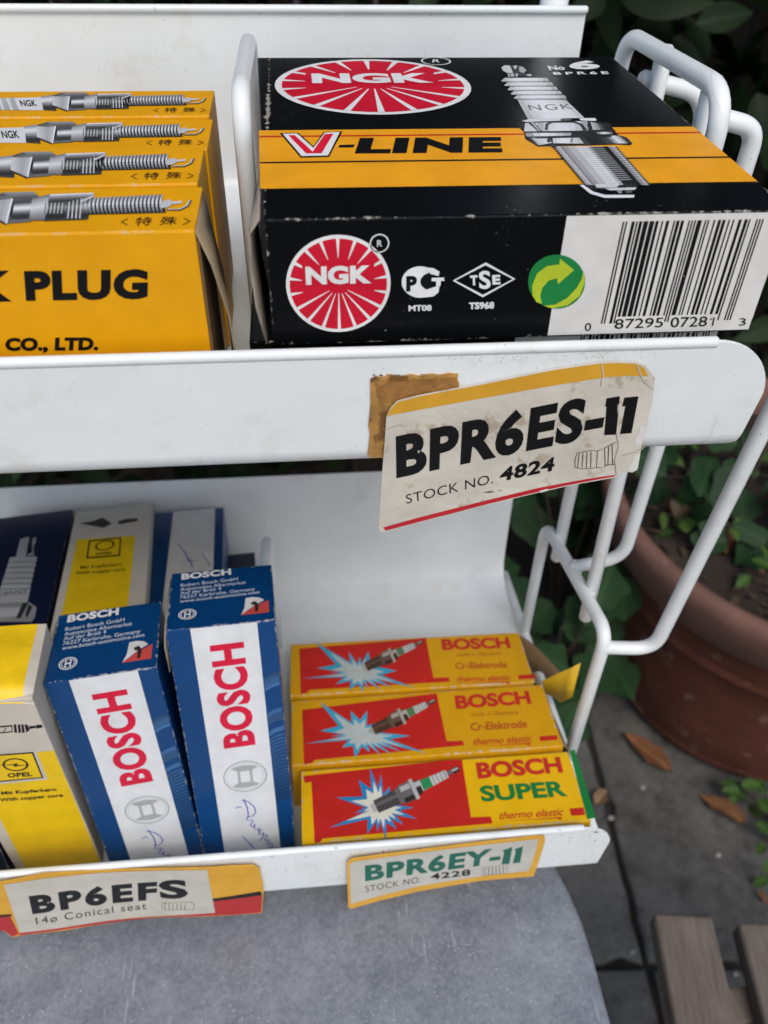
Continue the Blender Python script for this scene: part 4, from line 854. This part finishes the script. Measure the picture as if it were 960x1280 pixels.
def rrect(x0, x1, y0, y1, r, n=14):
    P = []
    for cx, cy, a0 in ((x1 - r, y1 - r, 0), (x0 + r, y1 - r, 90), (x0 + r, y0 + r, 180), (x1 - r, y0 + r, 270)):
        for k in range(n + 1): a = rad(a0 + 90 * k / n); P.append((cx + r * math.cos(a), cy + r * math.sin(a)))
    return P
rings = []
for ins, dz in ((.004, 0), (.0015, -.0006), (.0003, -.002), (0, -.005), (0, -.030), (.003, -.032)):
    rings.append([(x, y, ZT + dz) for x, y in rrect(-.60 + ins, .1325 - ins, -.56 + ins, .100 - ins, .150 - ins)])
v = [Vector(q) - TO for rg in rings for q in rg]; n = len(rings[0]); f = [tuple(range(n))] + [(i * n + k, (i + 1) * n + k, (i + 1) * n + (k + 1) % n, i * n + (k + 1) % n) for i in range(len(rings) - 1) for k in range(n)]
me = mesh('table_top', v, f, True); me.set_sharp_from_angle(angle=rad(40)); zm_ = zinc(); link('table_top', me, zm_, tb)
for x in (-.52, .06):
    for y in (-.48, .03): tube('leg', [(x, y, ZT - .02), (x, y, -Z0 + .002)], .012, zm_, tb, rel=TO)

# ================================================================== terracotta pot
terra = plain('terracotta', (.112, .038, .025), .8, .22, 14, .4, 90, spots=((.24, .16, .125), 22, .60, .45), spec=.2); terra_rim = plain('dusty_terracotta', (.165, .085, .066), .75, .2, 18, .3, 130, spots=((.24, .16, .12), 40, .6, .4), spec=.25)
PC = Vector((.712, .612, -Z0)); pot = thing('plant_pot', 'large ribbed terracotta plant pot standing beside the rack', 'pot', PC)
def lathe(name, prof, mat, parent, seg=72):
    v = []; f = []
    for r, z in prof:
        for k in range(seg): a = 2 * math.pi * k / seg; v.append((r * math.cos(a), r * math.sin(a), z))
    for i in range(len(prof) - 1):
        for k in range(seg): f.append((i * seg + k, i * seg + (k + 1) % seg, (i + 1) * seg + (k + 1) % seg, (i + 1) * seg + k))
    me = mesh(name, v, f, True); me.set_sharp_from_angle(angle=rad(50)); return link(name, me, mat, parent)
lathe('pot_body', [(.195, .0), (.206, .003), (.213, .012), (.217, .020), (.221, .028), (.219, .034), (.222, .040), (.234, .12), (.246, .20), (.254, .245), (.261, .252), (.263, .258), (.260, .264), (.262, .270), (.268, .300), (.272, .318)], terra, pot)
lathe('pot_rim', [(.272, .318), (.280, .321), (.288, .327), (.300, .372), (.303, .385), (.301, .397), (.294, .402), (.284, .400), (.277, .392), (.272, .36), (.268, .33)], terra_rim, pot)
soil = lathe('potting_soil', [(.0, .352), (.06, .354), (.12, .349), (.18, .353), (.23, .347), (.2705, .345)], soil_mat(), pot, 48)
for vv in soil.data.vertices: vv.co.z += random.uniform(-.006, .006)

# ================================================================== leaves
def leaf_mesh(name, L, W, lobes=0, fold=.18, droop=.22, n=9, curl_=0):
    v = []; f = []
    for i in range(n + 1):
        s = i / n; hw = W * .5 * (math.sin(math.pi * s ** .80) ** .85)
        if lobes: hw *= 1 + .22 * math.cos(s * math.pi * 2 * lobes)
        z = -droop * L * s * s + curl_ * L * math.sin(s * 5)
        v += [(-hw, s * L, z + fold * hw), (-hw * .5, s * L, z + fold * hw * .25), (0, s * L, z - fold * hw * .3), (hw * .5, s * L, z + fold * hw * .25), (hw, s * L, z + fold * hw)]
    for i in range(n):
        for k in range(4): a = i * 5 + k; f.append((a, a + 1, a + 6, a + 5))
    return mesh(name, v, f, True)
def leaf_mat(name, a, b, rough=.4):
    m = bpy.data.materials.new(name); t, p = nodes(m); co = coords(t)
    oi = N(t, 'ShaderNodeObjectInfo'); c = mix(t, oi.outputs['Random'], a, b); c = mix(t, mth(t, 'MULTIPLY', ramp(t, noise(t, co, 40, 3), .4, .7), .35), c, tuple(x * .55 for x in a))
    sx = N(t, 'ShaderNodeSeparateXYZ'); t.links.new(co, sx.inputs[0])
    vein = ramp(t, mth(t, 'ABSOLUTE', sx.outputs[0]), .0004, .0016, (1, 1, 1, 1), (0, 0, 0, 1)); c = mix(t, mth(t, 'MULTIPLY', vein, .3), c, tuple(min(1, x * 2.2) for x in b))
    t.links.new(c, p.inputs['Base Color']); setin(p, Roughness=rough); p.inputs['Specular IOR Level'].default_value = .14
    return m
LM = leaf_mat('hedge_leaf', (.004, .011, .003), (.012, .026, .007), .55); IV = leaf_mat('ivy_leaf', (.010, .032, .011), (.019, .052, .017), .55); WD = leaf_mat('weed_leaf', (.022, .055, .010), (.045, .09, .018), .55)
DRY = leaf_mat('dry_leaf', (.15, .062, .026), (.22, .105, .048), .8); PALE = leaf_mat('pale_dry_leaf', (.28, .18, .10), (.36, .25, .15), .7)
BARK = plain('bark', (.045, .032, .022), .85, .3, 60, .4)
big = [leaf_mesh('leaf', .105, .048), leaf_mesh('leaf', .085, .042, droop=.35), leaf_mesh('leaf', .12, .052, droop=.12)]
for m_ in big: m_.materials.append(LM)
ivy = [leaf_mesh('leaf', .070, .062, 1.6, .10, .20, 18), leaf_mesh('leaf', .058, .052, 1.6, .14, .3, 18), leaf_mesh('leaf', .082, .060, 1.2, .08, .15, 18)]
for m_ in ivy: m_.materials.append(IV)
small = [leaf_mesh('leaf', .026, .015, 0, .15, .3), leaf_mesh('leaf', .020, .013, 0, .2, .2)]
for m_ in small: m_.materials.append(WD)
def put_leaf(me, pos, face, parent, org, roll=None, sc_=1.0):
    """a leaf at pos, its upper side turned towards 'face'"""
    o = bpy.data.objects.new('leaf', me); COL.objects.link(o); o.parent = parent
    n_ = Vector(face).normalized(); a = Vector((random.uniform(-1, 1), random.uniform(-1, 1), random.uniform(-1, .3))) if roll is None else Vector(roll)
    yv = (a - n_ * a.dot(n_)).normalized(); xv = yv.cross(n_)
    M = Matrix((xv, yv, n_)).transposed().to_4x4(); M = Matrix.Translation(Vector(pos) - Vector(org)) @ M @ Matrix.Scale(sc_, 4); o.matrix_local = M
    return o
def plant(name, label, org, lm, spots, group=None, stems=()):
    t = thing(name, label, 'plant', org, None, group)
    for i, (pos, face, s_) in enumerate(spots): put_leaf(lm[i % len(lm)], pos, face, t, org, None, s_)
    for st in stems: tube('stem', st[0], st[1], BARK, t, .02, 6, org)
    return t
U = random.uniform
# evergreen hedge behind the rack
def hedge(name, label, x0, x1, y0, y1, h, nfront, nmass, org):
    t = thing(name, label, 'hedge', org)
    for k in range(nfront):
        pos = (U(x0, x1), y0 + abs(random.gauss(0, .05)), U(-Z0 + .10, -Z0 + h)); put_leaf(random.choice(big), pos, (U(-.5, .4), -1, U(.1, 1.3)), t, org, (U(-1, 1), U(-.3, .1), U(-1, .1)), U(.75, 1.15))
    v = []; f = []
    src = big[1]; sv = [q.co.copy() for q in src.vertices]; sf = [tuple(q.vertices) for q in src.polygons]
    for k in range(nmass):
        pos = Vector((U(x0 - .05, x1 + .05), U(y0 + .03, y1), -Z0 + h * random.random() ** .8 + .02)) - Vector(org)
        R_ = Matrix.Rotation(U(0, 6.28), 3, 'Z') @ Matrix.Rotation(U(-1.2, 1.2), 3, 'X') @ Matrix.Rotation(U(-1, 1), 3, 'Y'); s_ = U(.7, 1.2); b0 = len(v)
        v += [pos + R_ @ q * s_ for q in sv]; f += [tuple(i + b0 for i in q) for q in sf]
    o = link('foliage', mesh('foliage', v, f, True), LM, t); o['kind'] = 'stuff'
    for k in range(int((x1 - x0) / .22)):
        x = x0 + .1 + k * .22; tube('stem', [(x, (y0 + y1) / 2, -Z0 - .03), (x + U(-.04, .04), (y0 + y1) / 2 + .03, -Z0 + h * .5), (x + U(-.06, .06), (y0 + y1) / 2, -Z0 + h * .85)], .009, BARK, t, .05, 7, org)
hedge('evergreen_hedge', 'dark evergreen hedge with broad leaves growing behind the rack and pot', -1.1, 1.75, .98, 1.42, 1.55, 260, 5200, (.3, 1.2, -Z0))
# unseen board fence, added behind the hedge so no light comes through
fence = thing('unseen_backing_fence', 'unseen dark wooden board fence added behind the hedge to block light', 'fence', (.3, 1.55, -Z0)); fm = plain('weathered_board', (.05, .04, .032), .85, .3, 12, .4)
bme = bmesh_to('board', box_bm((-.068, -.01, 0), (.068, .01, 1.75), .003)); bme.materials.append(fm)
for k in range(24):
    o = bpy.data.objects.new('board', bme); COL.objects.link(o); o.parent = fence; o.location = (-1.66 + .145 * k, 0, U(-.01, .01))
for z in (.35, 1.4): link('rail', bmesh_to('rail', box_bm((-1.75, .0105, z - .035), (1.75, .045, z + .035), .003)), fm, fence)
# leafy plants between rack and pot
def cluster(cx, cy, cz, rx, ry, rz, n, face=(-.2, -.8, .9)):
    S = []
    for k in range(n): S.append(((cx + U(-rx, rx), cy + U(-ry, ry), cz + U(-rz, rz)), (face[0] + U(-.5, .5), face[1] + U(-.4, .4), face[2] + U(-.4, .4)), U(.75, 1.2)))
    return S
def stems_to(S, cx, cy): return [([(cx + U(-.03, .03), cy + U(-.03, .03), -Z0 - .02), ((q[0][0] + cx) / 2, (q[0][1] + cy) / 2, (q[0][2] - Z0) / 2 + .05), q[0]], .0022) for q in S[::2]]
for lab, cx, cy, cz, rx, ry, rz, n in (('low green plant with broad lobed leaves behind the lower shelf', .36, .56, -.86, .10, .07, .12, 26), ('dark green leafy plant growing between rack and terracotta pot', .47, .80, -.74, .10, .08, .14, 26), ('leafy plant close behind the wire brackets of the rack', .42, .72, -.60, .10, .07, .12, 20), ('low leafy plant spreading over the soil behind the zinc table', .18, .62, -.93, .16, .10, .08, 22)):
    S = cluster(cx, cy, cz, rx, ry, rz, n); plant('leafy_plant', lab, (cx, cy, -Z0), ivy, S, 'leafy plants behind the rack', stems_to(S, cx, cy))
# seedlings in the pot
top_z = -Z0 + .352
for lab, x, y, n, h in (('small bright green seedling near the rim inside the terracotta pot', .52, .60, 9, .06), ('sprawling green weed growing on the potting soil', .60, .52, 12, .07), ('tuft of green weed in the middle of the potting soil', .70, .66, 12, .09), ('small green weed at the far rim of the pot', .58, .76, 10, .08)):
    S = [((x + U(-.05, .05), y + U(-.05, .05), top_z + U(.01, h)), (U(-.6, .5), U(-1, 0), 1), U(.8, 1.5)) for k in range(n)]
    plant('seedling', lab, (x, y, top_z), small, S, None, [([(x, y, top_z - .005), tuple((Vector((x, y, top_z)) + Vector(q[0])) / 2 + Vector((0, 0, .012))), q[0]], .0012) for q in S])
S = cluster(.60, .62, top_z + .075, .11, .10, .055, 34, (-.3, -.7, 1.0)); plant('leafy_plant', 'dark leafy plant growing inside the terracotta pot', (.60, .62, top_z), ivy, [(q[0], q[1], q[2] * .72) for q in S], None, [([(.60, .62, top_z - .01), tuple((Vector((.60, .62, top_z)) + Vector(q[0])) / 2 + Vector((0, 0, .03))), q[0]], .0018) for q in S[::2]])
# litter on the soil
v = []; f = []
for k in range(420):
    r__ = .262 * math.sqrt(random.random()); a = U(0, 6.28); c0 = Vector((r__ * math.cos(a), r__ * math.sin(a), .353 + U(0, .005))); R_ = Matrix.Rotation(U(0, 6.28), 3, 'Z') @ Matrix.Rotation(U(-.6, .6), 3, 'X'); L, w2 = U(.004, .014), U(.001, .006); b0 = len(v)
    v += [c0 + R_ @ Vector(q) for q in ((-w2, -L, 0), (w2, -L * .6, .002), (w2 * .8, L, 0), (-w2 * .5, L * .8, .003))]; f.append((b0, b0 + 1, b0 + 2, b0 + 3))
lt = link('leaf_litter', mesh('leaf_litter', v, f), plain('litter', (.055, .034, .021), .9, .5, 150), pot); lt['kind'] = 'stuff'
# weed at the edge of the paving
S = [((.66 + U(-.07, .07), .335 + U(-.09, .07), -Z0 + U(.01, .06)), (U(-.6, .4), U(-.8, .2), 1), U(.8, 1.5)) for k in range(34)]
plant('paving_weed', 'green weed growing out of the paving in front of the terracotta pot', (.66, .335, -Z0), small, S, None, [([(.66, .335, -Z0), q[0]], .0012) for q in S[::2]])
# fallen leaves
dl = [leaf_mesh('dry_leaf', .105, .040, 0, .35, -.10, 8, .03), leaf_mesh('dry_leaf', .085, .034, 0, .5, .08, 8, .05), leaf_mesh('dry_leaf', .05, .03, 0, .5, .2, 7, .06)]
for m_ in dl:
    for q in m_.vertices: q.co.x *= 1 + U(-.22, .18); q.co.z += U(-.003, .004) + .10 * abs(q.co.x) * math.sin(q.co.y * 90)
def fallen(label, a, b, z, me, mat, group=None):
    A = hit(*a, Vector((0, 0, z)), Vector((0, 0, 1))); B = hit(*b, Vector((0, 0, z)), Vector((0, 0, 1))); d = B - A
    m2 = me.copy(); m2.materials.clear(); m2.materials.append(mat); o = bpy.data.objects.new('fallen_leaf', m2); COL.objects.link(o)
    L = max(q.co.y for q in me.vertices); s_ = d.length / L; o.location = A + Vector((0, 0, Z0 + .008)); o.scale = (s_,) * 3; o.rotation_euler = (rad(2), rad(U(-14, 14)), math.atan2(-d.x, d.y))
    tag(o, label, 'leaf', group)
fallen('long orange-brown fallen leaf on the paving along the foot of the pot', (838, 968), (778, 924), -Z0, dl[0], DRY)
fallen('pointed tan fallen leaf on the paving near the weed', (930, 1034), (872, 994), -Z0, dl[1], DRY)
fallen('small curled pale leaf on the paving beside the green box end', (742, 1010), (758, 988), -Z0, dl[2], PALE)
fallen('small reddish leaf fragment on the paving beyond the wooden chair', (944, 1118), (958, 1132), -Z0, dl[2], DRY)
fallen('pale crumpled dead leaf lying on the potting soil', (842, 655), (872, 628), top_z, dl[2], PALE)
fallen('brown dead leaf lying on the potting soil near the pot rim', (925, 690), (955, 720), top_z, dl[1], PALE)
fallen('brown dead leaf standing against the pot soil', (905, 700), (925, 652), top_z, dl[1], DRY)
# pebbles and grit on the paving
for k, (px, py, s_, lab) in enumerate(((763, 1023, .004, 'pale pebble on the paving below the lower lip'), (897, 1069, .004, 'white pebble on the paving near the weed'), (803, 985, .004, 'grey pebble on the paving near the long leaf'), (790, 1190, .003, 'small pale stone by the paving joint'), (919, 1218, .003, 'tiny stone on the paving between the chair slats'))):
    A = hit(px, py, Vector((0, 0, -Z0)), Vector((0, 0, 1))); bm = bmesh.new(); bmesh.ops.create_icosphere(bm, subdivisions=2, radius=s_)
    for q in bm.verts: q.co = Vector((q.co.x * 1.3, q.co.y, q.co.z * .6)) * U(.85, 1.1)
    o = link('pebble', bmesh_to('pebble', bm, True), plain('pebble_stone', (.30, .29, .27), .8, .2, 90)); o.location = A + Vector((0, 0, Z0 + s_ * .5)); tag(o, lab, 'stone')

# ================================================================== slatted wooden chair
CO = Vector((.40, -.14, -Z0)); ch = thing('slatted_chair', 'weathered brown wooden chair with a slatted seat beside the zinc table', 'chair', CO)
def wood():
    m = bpy.data.materials.new('weathered_wood'); t, p = nodes(m); co = coords(t); mp = N(t, 'ShaderNodeMapping'); mp.inputs['Scale'].default_value = (9, 1, 9); t.links.new(co, mp.inputs[0])
    g = noise(t, mp.outputs[0], 26, 6, .65); c = mix(t, ramp(t, g, .3, .72), (.085, .066, .053), (.175, .145, .122)); c = mix(t, mth(t, 'MULTIPLY', ramp(t, noise(t, co, 30, 4), .5, .7), .4), c, (.20, .175, .155))
    t.links.new(c, p.inputs['Base Color']); setin(p, Roughness=.7); bump(t, p, g, .4, .0015); return m
wd = wood(); yw = rad(-7.5); SZ = -.60
sd = Vector((math.cos(yw), math.sin(yw), 0)); sy = Vector((-math.sin(yw), math.cos(yw), 0))
smesh = bmesh_to('slat', box_bm((-.0235, -.40, -.020), (.0235, 0, 0), .004, 3)); smesh.materials.append(wd)
steel = plain('screw_steel', (.10, .045, .04), .5, .3, 200, metal=.5)
base = Vector((.2875, .0615, SZ))
for k in range(6):
    o = bpy.data.objects.new('slat', smesh); COL.objects.link(o); o.parent = ch; pos = base + sd * (.0665 * k) + sy * (-.004 * k) - CO; o.location = pos; o.rotation_euler = (0, 0, yw + rad(U(-.6, .6)))
    for yy in (-.088, -.34):
        bm = bmesh.new(); bmesh.ops.create_cone(bm, cap_ends=True, segments=16, radius1=.0055, radius2=.0045, depth=.0016); s_ = link('screw', bmesh_to('screw', bm), steel, o); s_.location = (.004, yy, .0004)
def rail(a, b, wdt, hgt, name='rail'):
    a, b = Vector(a), Vector(b); L = (b - a).length; me = bmesh_to(name, box_bm((0, -wdt / 2, -hgt / 2), (L, wdt / 2, hgt / 2), .003)); o = link(name, me, wd, ch); d = (b - a).normalized()
    o.matrix_local = Matrix.Translation(a - CO) @ d.to_track_quat('X', 'Z').to_matrix().to_4x4(); return o
for yy in (-.088, -.34): rail(base + sy * yy + sd * .004 + Vector((0, 0, -.0375)), base + sy * yy + sd * .350 + Vector((0, 0, -.0375)), .030, .034)
for xx in (.035, .300):
    for yy in (-.058, -.372): q = base + sd * xx + sy * yy; rail(q + Vector((0, 0, -.021)), Vector((q.x, q.y, -Z0)), .026, .026, 'leg')

# chips, rust specks and smears on the upper lip
lf = Face(Vector((0, -.0072, 0)), (1, 0, 0), (0, 0, 1), (0, -1, 0), RK, Matrix.Identity(3))
p = Print(lf, 'chipped_paint'); RU = (.10, .045, .02)
p.poly([(843, 432.5), (860, 430.6), (874, 430), (874, 431.6), (858, 432.8), (845, 434)], RU, 0)
for k in range(70):
    x = random.choice((U(464, 520), U(470, 572))); y = 468 + abs(random.gauss(0, 3.5)) + (475 - x) * .0 ; r_px = U(.25, 1.0)
    p.ell((x, y), r_px * U(.8, 1.8), r_px, (U(.08, .2), U(.05, .1), .03), 0, n=7)
for k in range(160):
    x = U(560, 830); y = 440 + (x - 560) * -.02 + abs(random.gauss(0, 9)); r_px = U(.2, .55); p.ell((x, y), r_px * U(.8, 2.2), r_px, (.22, .20, .18), 0, n=6)
for k in range(90):
    x = U(0, 940); y = U(455, 560); p.ell((x, y), U(.25, .8), U(.2, .6), (.30, .28, .25), 0, n=6)
p.build(lu)
# unseen tree, added so that its crown shades the back of the garden
tr = thing('unseen_shade_tree', 'unseen tall tree added behind the hedge, its leafy crown shading the garden bed', 'tree', (1.2, 2.3, -Z0)); TR = Vector((1.2, 2.3, -Z0))
tube('trunk', [(1.2, 2.3, -Z0 - .05), (1.15, 2.28, .2), (1.0, 2.1, 1.1), (.9, 1.9, 2.2)], .09, BARK, tr, .3, 12, TR)
for q in ((-.2, 1.2, 1.35), (.5, 1.0, 1.45), (1.3, 1.1, 1.5), (1.9, 1.5, 1.6)): tube('limb', [(1.02, 2.1, 1.0), ((1.02 + q[0]) / 2, (2.1 + q[1]) / 2, 1.35), q], .03, BARK, tr, .2, 8, TR)
v = []; f = []; sv = [q.co.copy() * 1.7 for q in big[0].vertices]; sf = [tuple(q.vertices) for q in big[0].polygons]
cl = [(U(-1.2, 2.4), U(.75, 2.5), U(1.0, 2.3)) for k in range(70)]
for k in range(6500):
    c = random.choice(cl); pos = Vector((random.gauss(c[0], .17), max(.6, random.gauss(c[1], .17)), max(.85, random.gauss(c[2], .12)))) - TR
    R_ = Matrix.Rotation(U(0, 6.28), 3, 'Z') @ Matrix.Rotation(U(-.9, .7), 3, 'X'); b0 = len(v); v += [pos + R_ @ q for q in sv]; f += [tuple(i + b0 for i in q) for q in sf]
cr = link('crown', mesh('crown', v, f, True), LM, tr); cr['kind'] = 'stuff'

# chips and dirt on the lower lip
lf2 = Face(Vector((0, -.0178, 0)), (1, 0, 0), (0, 0, 1), (0, -1, 0), RK, Matrix.Identity(3)); p = Print(lf2, 'chipped_paint')
for k in range(120):
    x = U(0, 755); y = 1092 - x * .081 + U(4, 42); r_px = U(.25, .8); p.ell((x, y), r_px * U(.8, 2), r_px, (U(.12, .32), U(.10, .26), U(.07, .2)), 0, n=6)
for x, y, a, b in ((745, 1040, 3.0, .8), (700, 1038, 2.2, .7), (340, 1070, 2.6, .8), (420, 1060, 1.8, .7)): p.ell((x, y), a, b, RU, 0, n=8)
p.build(ll)
